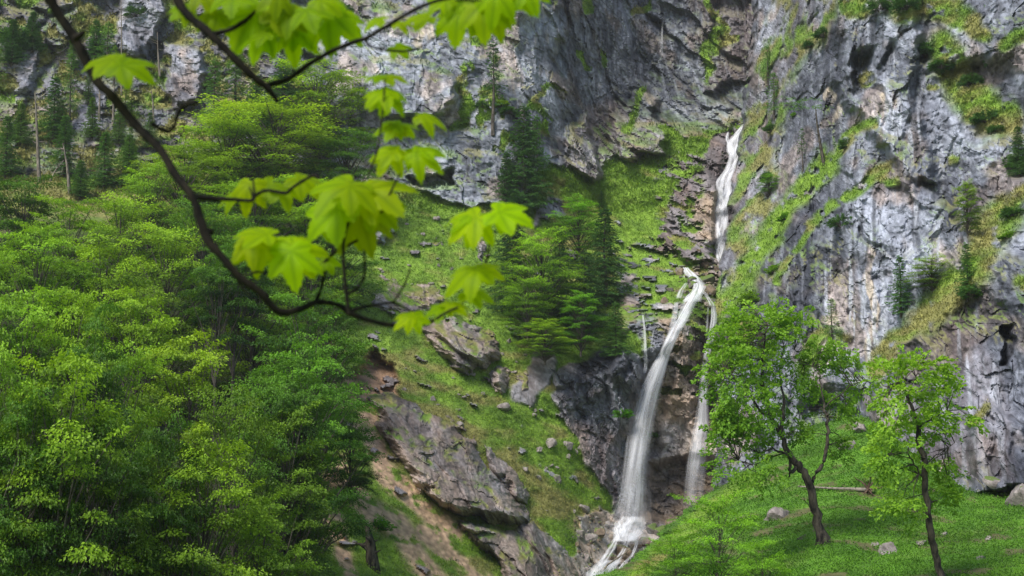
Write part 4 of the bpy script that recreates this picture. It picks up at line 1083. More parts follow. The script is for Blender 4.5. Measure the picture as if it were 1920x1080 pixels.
hero('maple_tree', (1543, 1018), float(look(Gs, 1543, 1018)),
 [([(1543,1018),(1530,965),(1520,920),(1508,885),(1495,868)], .36, .27, 0),
  ([(1497,875),(1480,850),(1465,815),(1445,780),(1432,735),(1410,700),(1408,660),(1418,620)], .26, .05, 1.5),
  ([(1432,735),(1428,700),(1432,650),(1440,610)], .14, .04, -1.0),
  ([(1465,815),(1468,770),(1468,740),(1462,700),(1470,650)], .15, .04, 2.5),
  ([(1445,780),(1425,770),(1395,720),(1360,700),(1345,690)], .12, .03, -2.5),
  ([(1495,872),(1482,885),(1480,862),(1470,850),(1448,842),(1420,848)], .15, .05, -1.5),
  ([(1482,885),(1478,900)], .10, .04, 0),
  ([(1520,912),(1526,895),(1545,865),(1552,825),(1550,795),(1552,780)], .17, .11, 1.5),
  ([(1552,782),(1562,782)], .07, .03, 0),
  ([(1552,780),(1545,765),(1575,740),(1600,720),(1625,715)], .08, .02, 2.5),
  ([(1545,765),(1540,720),(1530,690),(1500,680),(1490,655)], .07, .02, 2),
  ([(1532,965),(1515,945),(1506,930)], .05, .015, -1),
  ([(1470,850),(1440,860),(1415,870),(1385,862)], .06, .02, -2)],
 [(1425,620,110,70,0,.72),(1380,640,80,90,-1,.6),(1450,600,90,50,1,.8),(1370,700,100,90,-2,.5),(1358,660,40,80,0,.6),(1470,650,90,70,2,.68),(1420,680,90,70,0,.55),
  (1400,760,110,80,-2,.45),(1362,765,40,70,-2,.42),(1372,832,84,66,-2,.42),(1350,800,50,60,-2,.4),(1400,800,90,50,-1,.45),(1440,790,60,50,1,.45),(1355,700,50,70,-1,.55),(1400,880,120,50,-2,.4),(1460,740,60,60,2,.55),(1540,665,110,50,2,.62),(1580,690,90,50,3,.55),
  (1510,700,60,50,2,.55),(1600,730,70,50,3,.5),(1570,760,60,60,2,.5),(1530,760,60,70,2,.45),(1500,810,60,50,1,.42),(1440,845,60,40,-1,.42),(1575,830,44,60,2,.42),(1385,592,60,30,0,.75),(1490,600,50,40,1,.7)],
 'large leaning maple with dark forked trunk on the meadow, left of two', color=(.95, 1.0, .85), seed=3, nsp=1.0)
hero('maple_tree', (1772, 1100), float(look(Gs, 1772, 1100)),
 [([(1772,1100),(1756,1050),(1745,1000),(1738,950),(1735,900),(1732,860)], .24, .18, 0),
  ([(1732,860),(1722,830),(1722,800),(1712,770),(1702,745),(1695,725)], .19, .08, .5),
  ([(1702,748),(1692,765),(1690,760),(1680,762),(1664,765)], .08, .03, -1),
  ([(1695,730),(1680,728),(1668,735)], .07, .025, -1),
  ([(1702,745),(1712,715),(1722,700),(1720,680)], .06, .02, 1),
  ([(1732,880),(1750,860),(1765,850),(1790,830)], .05, .015, 2),
  ([(1732,900),(1715,870),(1700,850),(1670,850)], .06, .02, -1),
  ([(1722,800),(1745,790),(1775,770)], .06, .02, 1)],
 [(1690,700,90,50,0,.72),(1735,690,80,45,1,.78),(1665,740,60,50,-1,.66),(1750,740,90,50,1,.66),(1790,780,60,40,1,.7),(1700,800,90,50,0,.6),(1755,810,80,50,2,.58),(1660,850,60,50,-1,.55),
  (1700,870,90,50,0,.5),(1760,870,80,50,2,.5),(1690,930,70,40,-1,.5),(1745,930,70,40,1,.5),(1780,905,50,40,2,.5),(1670,790,40,30,-1,.6),(1725,760,60,40,0,.62),(1650,710,34,30,0,.7),(1715,965,50,34,0,.48)],
 'slender maple with thin dark curving trunk on the meadow, right of two', color=(1.05, 1.05, .85), seed=8, nsp=1.2)

# young feathery tree at the bottom, and its neighbours
sap = broadleaf(44, H=6, R=3.4, npad=80, leaf=(.17, .07), low=.05, per=300, padr=.85, feather=.7)
def sapl(px, top, H, wpx, lab, color=(1.05, 1.2, 1.0)):
    x, y, d = base_of(px, top, H, lambda a, b: float(look(Gs, a, b)))
    place(sap, 'young_tree', P(x, y, d), rr_.uniform(0, 6), wpx * .5 * K * d / 3.4, color, lab, 'tree', None, sz=H / 6)
sapl(1345, 948, 4.6, 190, 'feathery young tree on the meadow at the bottom centre')
sapl(1425, 1035, 3.2, 130, 'low feathery shrub-like tree right of the bottom-centre one', (1.0, 1.15, 1.0))
sapl(1270, 1010, 2.6, 110, 'low young tree left of the bottom-centre one', (.95, 1.1, 1.0))

# ------------------------------------------------------------------ grass, herbs (nobody could count them)
def tufts(name, S, n, region, size, lab, seed, thr=.45, blades=3, width=.35, bright=1.0):
    rng = np.random.default_rng(seed)
    x0, x1, y0, y1 = region
    px = rng.uniform(x0, x1, n); py = rng.uniform(y0, y1, n)
    g = look(S, px, py, S.grass); k = g > thr + rng.random(n) * .3
    if S.keep is not None: k &= look(S, px, py, S.keep.astype(float)) > .95
    px, py = px[k], py[k]
    d = look(S, px, py); Wp = P(px, py, d)
    tint = np.stack([look(S, px, py, S.tint[..., i]) for i in range(3)], -1)
    m = len(px); V = []; Cc = []
    for b in range(blades):
        an = rng.random(m) * 6.283; lean = rng.uniform(.25, 1.1, m)
        dv = np.stack([np.cos(an) * lean, np.sin(an) * lean, np.ones(m)], -1); dv = norm(dv)
        sd = norm(np.stack([-np.sin(an), np.cos(an), rng.normal(0, .3, m)], -1))
        sz = (size * rng.uniform(.5, 1.35, m) * (d / 150) ** .5)[:, None]
        base = Wp + rng.normal(0, .12, (m, 3)) - np.array([0, .1, .04])
        w = sz * width
        a = base - dv * .0; bb = base + dv * sz * .5 + sd * w * .5; cc = base + dv * sz + np.array([0, 0, -.18]) * sz; dd = base + dv * sz * .5 - sd * w * .5
        V.append(np.stack([a, bb, cc, dd], 1).reshape(-1, 3))
        f = rng.uniform(1.0, 1.22, m)[:, None] * bright
        Cc.append(np.repeat(tint * f, 4, axis=0))
    V = np.concatenate(V); Cc = np.concatenate(Cc)
    me = mesh_np(name, V, np.arange(len(V)).reshape(-1, 4), BLADE, False, colors=np.clip(Cc, 0.005, .6))
    tag(link(name, me), lab, None, None, 'stuff')

def blade_mat():
    m, nt, ns, L = new_mat('grass_blade_colour')
    out = N(nt, 'ShaderNodeOutputMaterial'); at = N(nt, 'ShaderNodeAttribute', attribute_name='Col')
    b = N(nt, 'ShaderNodeBsdfDiffuse'); t = N(nt, 'ShaderNodeBsdfTranslucent'); ms = N(nt, 'ShaderNodeMixShader'); ms.inputs[0].default_value = .35
    L.new(at.outputs[0], b.inputs[0]); L.new(at.outputs[0], t.inputs[0]); L.new(b.outputs[0], ms.inputs[1]); L.new(t.outputs[0], ms.inputs[2]); L.new(ms.outputs[0], out.inputs[0])
    return m
BLADE = blade_mat()
tufts('slope_grass', M, 260000, (560, 1420, 200, 1100), .21, 'short alpine grass and herbs covering the gully slopes', 31, .5, 2, bright=1.0)
tufts('crag_grass', M, 60000, (-200, 1400, -60, 400), .5, 'olive grass tufts on the ledges of the grey cliff', 32, .35, 2, bright=1.0)
tufts('ledge_grass', Rr, 150000, (1330, 2100, -60, 900), .29, 'long yellowish grass hanging from the ledges of the right cliff', 33, .4, 2, bright=.95)
tufts('meadow_herbs', Gs, 330000, (1050, 2100, 760, 1200), .135, 'dense low leafy herbs covering the near meadow', 34, .35, 2, .75, bright=1.08)

# ================================================================== ROCKS
def rock_mat(name, c1, c2, moss=.25, wet=0.0):
    m, nt, ns, L = new_mat(name)
    out = N(nt, 'ShaderNodeOutputMaterial'); b = N(nt, 'ShaderNodeBsdfPrincipled', i_Roughness=.9 - .5 * wet)
    geo = N(nt, 'ShaderNodeNewGeometry'); n1 = N(nt, 'ShaderNodeTexNoise', i_Scale=1.8, i_Detail=8., i_Roughness=.7)
    L.new(geo.outputs['Position'], n1.inputs['Vector'])
    cr = N(nt, 'ShaderNodeValToRGB'); e = cr.color_ramp.elements; e[0].position = .34; e[1].position = .66; e[0].color = (*c1, 1); e[1].color = (*c2, 1)
    L.new(n1.outputs[0], cr.inputs[0])
    sx = N(nt, 'ShaderNodeSeparateXYZ'); L.new(geo.outputs['Normal'], sx.inputs[0])
    n2 = N(nt, 'ShaderNodeTexNoise', i_Scale=2.7, i_Detail=4.); L.new(geo.outputs['Position'], n2.inputs['Vector'])
    ad = N(nt, 'ShaderNodeMath', operation='ADD'); L.new(sx.outputs[2], ad.inputs[0]); L.new(n2.outputs[0], ad.inputs[1])
    mr = N(nt, 'ShaderNodeMapRange'); mr.inputs[1].default_value = 1.5 - moss; mr.inputs[2].default_value = 1.62 - moss; L.new(ad.outputs[0], mr.inputs[0])
    mx = N(nt, 'ShaderNodeMixRGB'); mx.inputs[2].default_value = (.085, .13, .022, 1); L.new(mr.outputs[0], mx.inputs[0]); L.new(cr.outputs[0], mx.inputs[1])
    L.new(mx.outputs[0], b.inputs['Base Color'])
    bp = N(nt, 'ShaderNodeBump', i_Strength=1., i_Distance=.15); L.new(n1.outputs[0], bp.inputs['Height']); L.new(bp.outputs[0], b.inputs['Normal'])
    L.new(b.outputs[0], out.inputs[0])
    return m
ROCK = rock_mat('grey_pink_stone', (.10, .085, .08), (.34, .30, .285), .25)
ROCKT = rock_mat('wet_tan_stone', (.07, .05, .035), (.26, .19, .13), .3, .5)
ROCKD = rock_mat('mossy_dark_stone', (.04, .036, .03), (.16, .14, .12), .62, .3)

def outcrop(name, poly_, lift, lab, group=None, ang=.45, seed=0, color=0, amp=.7, darkb=0.0, pinkk=.6, grassy=.35, streaky=0.0):
    """bedrock pushing out of the slope inside an outline, with its own broken faces"""
    xs = [p[0] for p in poly_]; ys = [p[1] for p in poly_]
    PX, PY = grid(min(xs) - 18, max(xs) + 18, min(ys) - 18, max(ys) + 18, 1.7)
    base = look(M, PX, PY)
    smooth = fM(PX, PY)
    sm = smooth
    Vb = P(PX, PY, sm); U = Vb[..., 0] + .25 * Vb[..., 1]; Vv = Vb[..., 2] + .25 * Vb[..., 1]
    wx = PX + 9 * fbm(U / 2.4, Vv / 2.4, 131 + seed, 4); wy = PY + 9 * fbm(U / 2.4 + 50, Vv / 2.4, 132 + seed, 4)
    sd = sdf(wx, wy, poly_)
    t = np.clip(sd / 26, -1, 1)
    prof = np.where(t > 0, 1 - (1 - t) ** 2.2, t * 1.5)
    rd, crack, k2, k3 = rock_disp(U, Vv, 480 + seed, ang, .6)
    D = sm - lift * prof - rd * amp * sst(-8, 30, sd) + .8
    D = np.where(sd < 0, D + (-sd) * .35, D)
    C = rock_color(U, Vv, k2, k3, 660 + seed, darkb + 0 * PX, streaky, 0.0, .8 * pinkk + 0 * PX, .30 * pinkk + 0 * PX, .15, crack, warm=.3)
    zup = updot(PX, PY, D)
    g = sst(.35, .7, zup + .35 * gnoise(U / 1.2, Vv / 1.2, 514 + seed) + grassy - .35) * sst(-.3, .3, fbm(U / 2.5, Vv / 2.5, 515 + seed, 3) + grassy)
    C = lerp(C, grass_color(U, Vv, 760, .6) * .75, np.clip(g, 0, 1))
    S = Sheet(); finish(name, S, PX, PY, D, C, np.full_like(D, .05), 1 - g, MAT_T, keep=sd > -14)
    me = S.obj.data
    # put the object's own origin on the rock
    cx = P(sum(xs) / len(xs), sum(ys) / len(ys), float(np.mean(D[sd > 5])))
    me.transform(Matrix.Translation(-cx)); S.obj.location = cx
    tag(S.obj, lab, 'rock outcrop', group)
    return S

outcrop('rock_outcrop', [(695,752),(735,738),(790,762),(850,790),(895,830),(915,880),(945,905),(990,960),(1000,985),(950,985),(905,975),(850,968),(795,925),(760,885),(725,835),(705,790)], 5, 'huge dark grey weathered rock outcrop below the slumped scar', seed=1, grassy=.04, darkb=.45, pinkk=.85)
outcrop('rock_outcrop', [(905,822),(932,838),(965,880),(990,915),(992,950),(965,945),(925,895),(908,850)], 4, 'smooth slanting slab on the right shoulder of the huge outcrop', seed=2, grassy=.05, pinkk=.85, amp=.35, darkb=.25)
outcrop('rock_outcrop', [(850,978),(900,975),(945,990),(1000,975),(1035,1000),(1060,1035),(1120,1110),(1090,1200),(980,1160),(930,1050),(880,1010)], 5, 'lower grey outcrop reaching the stream at the bottom border', seed=3, grassy=.1, pinkk=.85, darkb=.35)
outcrop('rock_outcrop', [(848,978),(900,980),(942,992),(935,1010),(890,1008),(860,995)], 7, 'pale overhanging lip of rock under the huge outcrop', seed=4, grassy=.0, pinkk=.9, amp=.3)
outcrop('rock_outcrop', [(775,618),(820,600),(870,598),(925,628),(945,655),(930,680),(880,703),(850,690),(815,655)], 4.5, 'broken pinkish outcrop in the middle of the grass slope', seed=5, grassy=.12, pinkk=.85, darkb=.2)
outcrop('rock_outcrop', [(915,695),(935,682),(958,690),(960,722),(940,742),(915,728)], 3.5, 'blocky rock below the gully thicket', seed=6, grassy=.1)
outcrop('rock_outcrop', [(965,705),(985,690),(1002,702),(1000,735),(975,745)], 3, 'small rock under the thicket, right of the blocky one', seed=7)
outcrop('rock_outcrop', [(690,545),(735,520),(800,530),(845,550),(850,572),(800,588),(730,592),(692,575)], 2.6, 'low pale rock bands beside the hanging branch', seed=8, grassy=.25, pinkk=.8)
outcrop('rock_outcrop', [(690,400),(715,390),(748,392),(740,430),(722,458),(685,462)], 4.5, 'dark streaked block at the cliff foot beside the wood', seed=9, grassy=.0, darkb=.5, pinkk=.2, streaky=1.0, amp=.4)
outcrop('rock_outcrop', [(785,405),(805,402),(828,420),(832,455),(812,470),(795,445)], 2.5, 'narrow grey rock on the upper grass slope', seed=10, grassy=.15)
outcrop('rock_outcrop', [(890,440),(910,432),(920,470),(908,500),(893,480)], 2.5, 'narrow grey rock left of the dark thicket', seed=11, grassy=.1)
outcrop('rock_outcrop', [(812,360),(840,352),(845,380),(818,385)], 2.5, 'squarish dark stone under the cliff foot', seed=12, grassy=0)
outcrop('rock_outcrop', [(1155,560),(1175,520),(1200,525),(1205,580),(1200,620),(1165,640),(1150,610)], 3, 'grey rock rib right of the thicket', seed=13, grassy=.35)

# loose boulders: faceted blocks cut by random planes
def boulder_mesh(seed, mat, n=5):
    rng = np.random.default_rng(seed)
    import bmesh
    bm = bmesh.new(); bmesh.ops.create_icosphere(bm, subdivisions=4, radius=1)
    v = np.array([x.co[:] for x in bm.verts]); f = np.array([[q.index for q in p.verts] for p in bm.faces]); bm.free()
    pl = norm(rng.normal(0, 1, (11, 3))); h = rng.uniform(.55, .95, 11)
    dn = v @ pl.T; r = np.min(np.where(dn > .05, h / np.maximum(dn, .05), 9), 1)
    r = np.minimum(r, 1.15)
    v = v * r[:, None]
    v = v * (1 + .05 * fbm(v[:, 0] * 2.2 + v[:, 2], v[:, 1] * 2.2 + 5, seed, 4))[:, None]
    me = mesh_np('boulder', v, f, mat, False)
    return me
BL = [boulder_mesh(300 + i, ROCK) for i in range(5)]; BT = [boulder_mesh(310 + i, ROCKT) for i in range(4)]; BD = [boulder_mesh(320 + i, ROCKD) for i in range(3)]
def boulder(me, px, py, wpx, lab, group=None, asp=.75, sink=.25, name='boulder', dfun=None):
    d = (dfun or dvis)(px, py); r = wpx * .5 * K * d
    o = link(name, me); o.location = P(px, py, d - r * (.5 - sink)); o.rotation_euler = (rr_.uniform(-.4, .4), rr_.uniform(-.4, .4), rr_.uniform(0, 6.28))
    o.scale = (r * 1.05, r * rr_.uniform(.7, 1), r * asp)
    tag(o, lab, 'boulder', group)
    return o
g1 = 'small stones scattered over the open grass slope'
rs = random.Random(44)
cnt = 0
while cnt < 34:
    px, py = rs.uniform(690, 1140), rs.uniform(640, 985)
    if float(look(M, px, py, M.grass)) < .6: continue
    on = (py - 640) > (px - 1100) * -.1 and (py - 640) < (px - 690) * .85 + 60 and py < 960
    if not on or (px > 1020 and py < 760): continue
    cnt += 1
    boulder(BL[cnt % 5], px, py, rs.choice([7, 8, 9, 10, 12, 14, 18]), 'small grey stone among the grass of the open slope', g1, rs.uniform(.55, .9))
g2 = 'stones on the upper grass slope below the grey cliff'
for k in range(20):
    px, py = rs.uniform(690, 930), rs.uniform(395, 540)
    boulder(BL[k % 5], px, py, rs.choice([7, 8, 10, 12, 16]), 'small stone on the grass just below the grey cliff', g2, rs.uniform(.5, .9))
for (px, py, w_, m_, lab) in [
 (1030,832,26,BL[0],'dark rounded boulder halfway down the grass slope'), (1010,845,18,BL[1],'small rock left of the dark rounded boulder'), (945,765,26,BL[2],'flat stone pair on the upper open slope'), (1065,835,22,BL[3],'stone at the slope edge beside the dark rock face'),
 (985,880,18,BL[4],'upright stone sliver on the slope'), (1045,900,26,BL[1],'tilted flat rock low on the slope'), (1095,955,24,BL[2],'grey rock where the slope meets the rubble'), (955,640,16,BL[0],'stone on the upper right of the broken outcrop'),
 (1316,562,18,BD[0],'mossy boulder where the stream splits'), (1246,566,22,BT[1],'pale tan boulder at the lip of the big fall'), (1300,530,26,BD[1],'mossy stone amid the small cascade'), (1278,512,24,BT[2],'round stone left of the small cascade'),
 (1325,525,30,BD[2],'dark stone right of the small cascade'), (1340,505,30,BT[0],'brown block under the upper fall'), (1272,508,22,BL[3],'grey round stone on the left bank'), (1330,545,34,BT[3],'tan boulder above the thin fall'), (1258,545,20,BD[0],'flat mossy stone left of the cascade foot'),
 (1240,1000,40,BD[1],'dark boulder right of the splash pool'), (1205,985,0,BT[0],''), (1262,985,36,BT[2],'brown rock under the undercut wall'), (1120,1000,26,BT[3],'tan stone in the rubble left of the splash pool'), (1140,985,20,BL[0],'light stone left of the splash pool'),
 (1165,1035,38,BT[1],'rounded boulder in the middle of the lower stream'), (1150,1010,32,BT[0],'sloping boulder just below the splash'), (1190,1022,26,BT[2],'reddish boulder right of the lower stream'), (1145,1050,30,BT[3],'wet boulder dividing the lower stream'), (1205,1045,30,BL[4],'grey boulder on the right of the lower stream'),
 (1105,1010,30,BL[2],'pink-grey rock on the left bank rubble'), (1085,1000,22,BL[3],'grey block at the top of the left rubble'), (1100,1050,28,BL[1],'block by the bottom border on the left bank'),
 (1612,805,44,BL[0],'big pinkish boulder at the top of the meadow'), (1590,838,34,BL[2],'low boulder under the big pinkish one'), (1508,822,20,BL[1],'small boulder left of the meadow boulders'), (1465,968,46,BL[3],'low rock heap in the left meadow'), (1445,975,30,BL[4],'flat stone beside the meadow rock heap'),
 (1665,1035,44,BL[1],'flat bare stone in the middle of the meadow'), (1640,1022,16,BL[0],'small stone above the flat bare one'), (1862,905,34,BL[2],'pale rock at the foot of the right cliff'), (1725,1020,26,BL[4],'flat stone near the slender trunk'), (1855,1010,16,BL[3],'small stone on the right of the meadow'), (1840,1048,18,BL[0],'small stone low on the right of the meadow'), (1770,1005,18,BL[1],'stone just right of the slender trunk'),
 (1290,1030,14,BL[2],'stone on the near meadow edge'), (1505,1010,22,BD[0],'mossy stone at the foot of the big maple'), (1518,1020,0,BD[0],'')]:
    if w_: boulder(m_, px, py, w_, lab)
big = [(1905,950,110,'dark mossy rock block at the lower right border')]
for px, py, w_, lab in big: boulder(BL[4], px + 20, py - 10, w_, lab, None, 1.0)
for k in range(60):
    px, py = rs.uniform(1075, 1160), rs.uniform(965, 1075)
    boulder(BT[k % 4] if k % 3 else BL[k % 5], px, py, rs.choice([6, 7, 8, 10, 13]), 'reddish rubble stone on the bank left of the splash pool', 'rubble stones left of the splash pool', .7)
for k in range(34):
    px = rs.uniform(1255, 1350); py = rs.uniform(470, 575)
    boulder((BT + BD)[k % 7], px, py, rs.choice([6, 8, 10, 12]), 'small wet stone beside the little cascade', 'wet stones around the little cascade', .7)

for (px, py, w_, m_, lab) in [(1300,534,20,BD[0],'green mossy boulder parting the little cascade'), (1286,548,15,BD[1],'small mossy stone in the foot of the little cascade'), (1289,517,13,BT[0],'wet stone at the head of the little cascade'),
  (1322,497,20,BT[2],'brown stone between the upper fall and the little cascade'), (1306,500,14,BD[2],'dark wet stone between the upper fall and the little cascade'), (1338,494,16,BL[2],'grey stone at the very foot of the upper fall'),
  (1160,1010,20,BT[1],'wet boulder on the left of the splash'), (1186,1006,17,BD[1],'dark boulder in the middle of the splash'), (1148,1026,18,BD[0],'mossy boulder between the two left braids'), (1172,1044,20,BT[0],'round wet boulder between middle and right braid'),
  (1132,1070,20,BT[2],'boulder between braids at the bottom border'), (1206,1016,24,BT[3],'tan boulder right of the splash'), (1222,990,26,BD[2],'shaded boulder right behind the splash'), (1155,985,16,BL[1],'pale stone just left of the big fall foot')]:
    boulder(m_, px, py, w_, lab, sink=-.9)
# fallen log with root plate, lying across the meadow
dl = dvis(1560, 915)
tb = MB(); base = np.array(P(1628, 920, dvis(1628, 925) - .3))
tb.tube([np.array(P(x, y, dvis(x, y + 4) - .3)) - base for x, y in [(1497, 912), (1530, 914), (1570, 916), (1600, 917), (1630, 919)]], [.05, .07, .09, .11, .13], 7, wob=.2)
rt = empty('fallen_log', base, 0, 'fallen dead log with splayed root plate lying across the meadow', 'log')
link('log', tb.mesh('log', DEADWOOD, True), rt)
tb = MB(); rg = np.random.default_rng(9)
for k in range(26):
    dv = np.array([rg.normal(.3, .7), rg.normal(0, .7), rg.normal(.1, .8)])
    tb.tube(curve_pts([0, 0, .1], dv, rg.uniform(.5, 1.3), 4, -.2, rg, .25), [.09, .06, .045, .03, .012], 4)
link('root_plate', tb.mesh('root_plate', bark_mat('root_wood', (.05, .03, .02), (.16, .11, .08), 6, .03), True), rt)
# dark dead stump in the bare gully
snag('tree_stump', [(700,1060),(695,1020),(688,985)], .55, 'mossy dark broken stump in the bare gully below the outcrop', None, BARK_DARK, 7, dM, 'stump')
snag('dead_branch', [(1115,1075),(1140,1058),(1168,1040),(1190,1020)], .12, 'fallen dead branch lying across the lower stream', None, DEADWOOD, 2, dM, 'branch')

# ================================================================== WATER
WM = water_mat('falling_water', .82, 6.0, .35, .9, .9, 1.5)
WV = water_mat('thin_water_veil', .75, 9.0, .5, .3)
WF = water_mat('foaming_stream', 1.15, 5.0, 3.0, .75, 1.2, 1.0)
def water(name, path, lab, mat, off=.5, layers=2, dens=None, free=None, parent=None, seed=0, bulge=.35):
    """path: (x, y, width px[, density]); free = list of distances overriding the rock behind"""
    rng = np.random.default_rng(seed)
    ps = np.array([p[:3] for p in path], float)
    dn = np.array([p[3] if len(p) > 3 else 1.0 for p in path], float)
    seg = np.concatenate([[0], np.cumsum(np.hypot(np.diff(ps[:, 0]), np.diff(ps[:, 1])))])
    n = max(8, int(seg[-1] / 3.0)); t = np.linspace(0, seg[-1], n)
    X = np.interp(t, seg, ps[:, 0]); Y = np.interp(t, seg, ps[:, 1]); Wd = np.interp(t, seg, ps[:, 2]); Dn = np.interp(t, seg, dn)
    k = np.ones(5) / 5
    def sm(a):
        b = np.convolve(np.pad(a, 2, 'edge'), k, 'valid'); return b
    X, Wd = sm(X), sm(Wd)
    if free is not None: Dd = sm(sm(np.minimum(np.interp(t, seg, np.array(free, float)), np.minimum.reduce([look(M, X + q, Y) for q in (-8, 0, 8)]))))
    else:
        Dd = np.minimum.reduce([look(M, X + q, Y + r) for q in (-3, 0, 3) for r in (-3, 0, 4)])
        Dd = sm(sm(Dd))
    m = 9; s = np.linspace(0, 1, m)
    Vs = []; Fs = []; Us = []; De = []; c0 = 0
    L = seg[-1]
    nst = {1: 2, 2: 5, 3: 9}[layers]; wl = 1.0 if mat is WF else 6.0
    for ly in range(nst + 1):
        if ly == 0:                                    # thin veil over the whole width
            off_ = np.zeros(n); ww = Wd * 1.05; dl = Dn * (.72 if mat is not WF else .45)
        else:                                          # a strand wandering inside it
            ph = rng.random() * 100
            off_ = (((ly - .5) / nst - .5) * .80 + .16 * gnoise(t / (28 * wl) + ph, t * 0 + ly, 3) + .06 / wl * gnoise(t / (8 * wl) + ph, t * 0 + ly, 4)) * Wd
            ww = Wd * (.20 + .16 * rng.random()) * (1 + (.55 if wl < 2 else .35) * gnoise(t / (16 * wl) + ph, t * 0, 5)) * (1.3 if nst < 6 else 1)
            dl = Dn * np.clip(.75 + .8 * gnoise(t / (22 * wl) + ph, t * 0 + 7, 6), .05, 1.2)
        xc = X + off_
        if free is None: dc = sm(np.minimum.reduce([look(M, xc + q, Y + r) for q in (-2, 2) for r in (-3, 0, 3)]))
        else: dc = Dd
        gx = xc[:, None] + (s[None] - .5) * ww[:, None]; gy = np.repeat(Y[:, None], m, 1) + (2.0 * (s[None] - .5) ** 2)
        gd = dc[:, None] - off - .06 * ly - bulge * (np.cos(np.pi * np.clip((gx - X[:, None]) / (Wd[:, None] + 1), -.5, .5))) * np.clip(Wd / 20, .3, 2)[:, None]
        V = P(gx, gy, gd); Vs.append(V.reshape(-1, 3))
        idx = np.arange(n * m).reshape(n, m) + c0; c0 += n * m
        Fs.append(np.stack([idx[:-1, :-1], idx[1:, :-1], idx[1:, 1:], idx[:-1, 1:]], -1).reshape(-1, 4))
        ds = t * K * 155
        um = 1.0 if ly == 0 else .35
        uu = np.stack([np.repeat(s[None], n, 0), np.repeat(ds[:, None] + 37 * ly + seed, m, 1)], -1); Us.append(uu.reshape(-1, 2))
        ends = sst(0, .06, t / L + .02) * sst(0, .07, 1 - t / L + .01)
        De.append(np.repeat((dl * ends)[:, None], m, 1).ravel())
    me = mesh_np(name, np.concatenate(Vs), np.concatenate(Fs), mat, True, uv=np.concatenate(Us), floats={'dens': np.concatenate(De)})
    o = link(name, me)
    if parent: o.parent = parent
    else: tag(o, lab, 'waterfall', None, 'structure')
    return o
m_ = lambda x, y: float(look(M, x, y))
water('upper_waterfall', [(1396,232,7),(1388,246,14),(1374,264,26),(1376,290,22),(1372,312,18),(1362,330,28),(1359,360,34),(1356,390,32),(1354,415,24),(1352,440,22),(1350,465,20),(1352,492,14)],
      'narrow white waterfall tumbling from the dark notch at the top', WF, .7, 3, seed=1)
water('upper_waterfall', [(1366,247,5),(1362,260,9),(1370,275,10),(1378,290,8)], 'short side strand beside the top of the upper fall', WF, .8, 1, seed=2)
water('cascade_stream', [(1284,501,10),(1292,512,20),(1303,522,24),(1312,534,20),(1306,548,26),(1296,566,38)], 'white cascade sliding between mossy stones above the big fall', WF, .8, 3, seed=4)
water('cascade_stream', [(1288,530,8,.8),(1278,543,12,.9),(1272,560,14,.9)], 'left arm of the little cascade', WF, .8, 1, seed=5)
water('cascade_stream', [(1312,540,8,.8),(1324,552,8,.8),(1337,574,12)], 'right arm of the cascade feeding the thin fall', WF, .8, 1, seed=6)
dt, db = m_(1290, 565) - 1.2, 149.0
water('main_waterfall', [(1306,548,16),(1296,566,26),(1283,590,27),(1267,620,24,1.05),(1249,655,25,1.0),(1233,690,33,.9),(1218,730,42,.78),(1207,780,47,.70),(1199,830,50,.60),(1191,880,52,.52),(1185,930,54,.44),(1181,965,56,.4),(1179,1000,64,.36)],
      'tall silky main waterfall arching down to the splash pool', WM, .2, 3, free=[dt + .3, dt - .2, dt - 1, dt - 2, dt - 3.4, dt - 4.5, dt - 6, dt - 7.5, dt - 9, db + 4, db + 3, db + 2, db + 1], seed=7, bulge=.5)
water('main_waterfall', [(1268,566,8),(1266,590,14,.9),(1257,625,14,.7),(1246,660,12,.4)], 'left thread beside the lip of the main waterfall', WV, .4, 1, free=[dt + .2, dt - .8, dt - 2.5, dt - 4], seed=8)
dr = m_(1335, 575) - .8
water('thin_waterfall', [(1337,572,9),(1339,595,13),(1335,625,15),(1329,650,15,.9),(1322,690,16,.85),(1319,740,22,.8),(1316,790,30,.9),(1311,830,36,.85),(1306,870,40,.7),(1302,910,42,.5),(1299,955,44,.35)],
      'thin right-hand waterfall half hidden by the maple', WM, .3, 2, free=[dr, dr - .3, dr - .8, dr - 1.2, dr - 2, dr - 3, dr - 3.6, dr - 4.2, dr - 5, dr - 5.6, dr - 6], seed=9)
water('thin_waterfall', [(1328,575,4,.8),(1326,610,5,.7),(1325,635,5,.4)], 'thread of water left of the thin right-hand waterfall', WV, .6, 1, seed=10)
water('waterfall_mist', [(1200,880,60,.10),(1188,940,100,.20),(1182,990,120,.22),(1180,1012,110,.1)], 'faint mist drifting around the foot of the main waterfall', WV, 2.2, 1, seed=27)
water('trickle', [(1205,590,4),(1209,620,5),(1210,650,6),(1212,680,8,.8),(1209,700,8,.6)], 'fine trickle running down the rock left of the main fall', WV, .9, 2, seed=11)
water('trickle', [(1226,618,4,.7),(1222,640,4,.6),(1220,660,4,.3)], 'second fine trickle close to the main fall', WV, .9, 1, seed=12)
water('trickle', [(1243,38,4,.8),(1241,60,5,.9),(1241,85,7,.8),(1240,105,8,.4)], 'thin white streak of water high on the dark wall', WV, .9, 1, seed=13)
water('splash_stream', [(1186,968,52,.4),(1178,984,62,.9),(1176,1000,66,1.0),(1172,1016,54,.95)], 'white splash at the foot of the main waterfall', WF, 1.6, 3, seed=14, bulge=.9)
water('splash_stream', [(1162,1000,14,.9),(1154,1014,13),(1147,1030,17),(1136,1044,20),(1124,1060,24),(1112,1090,30)], 'left braid of the foaming stream at the bottom', WF, 1.6, 1, seed=15)
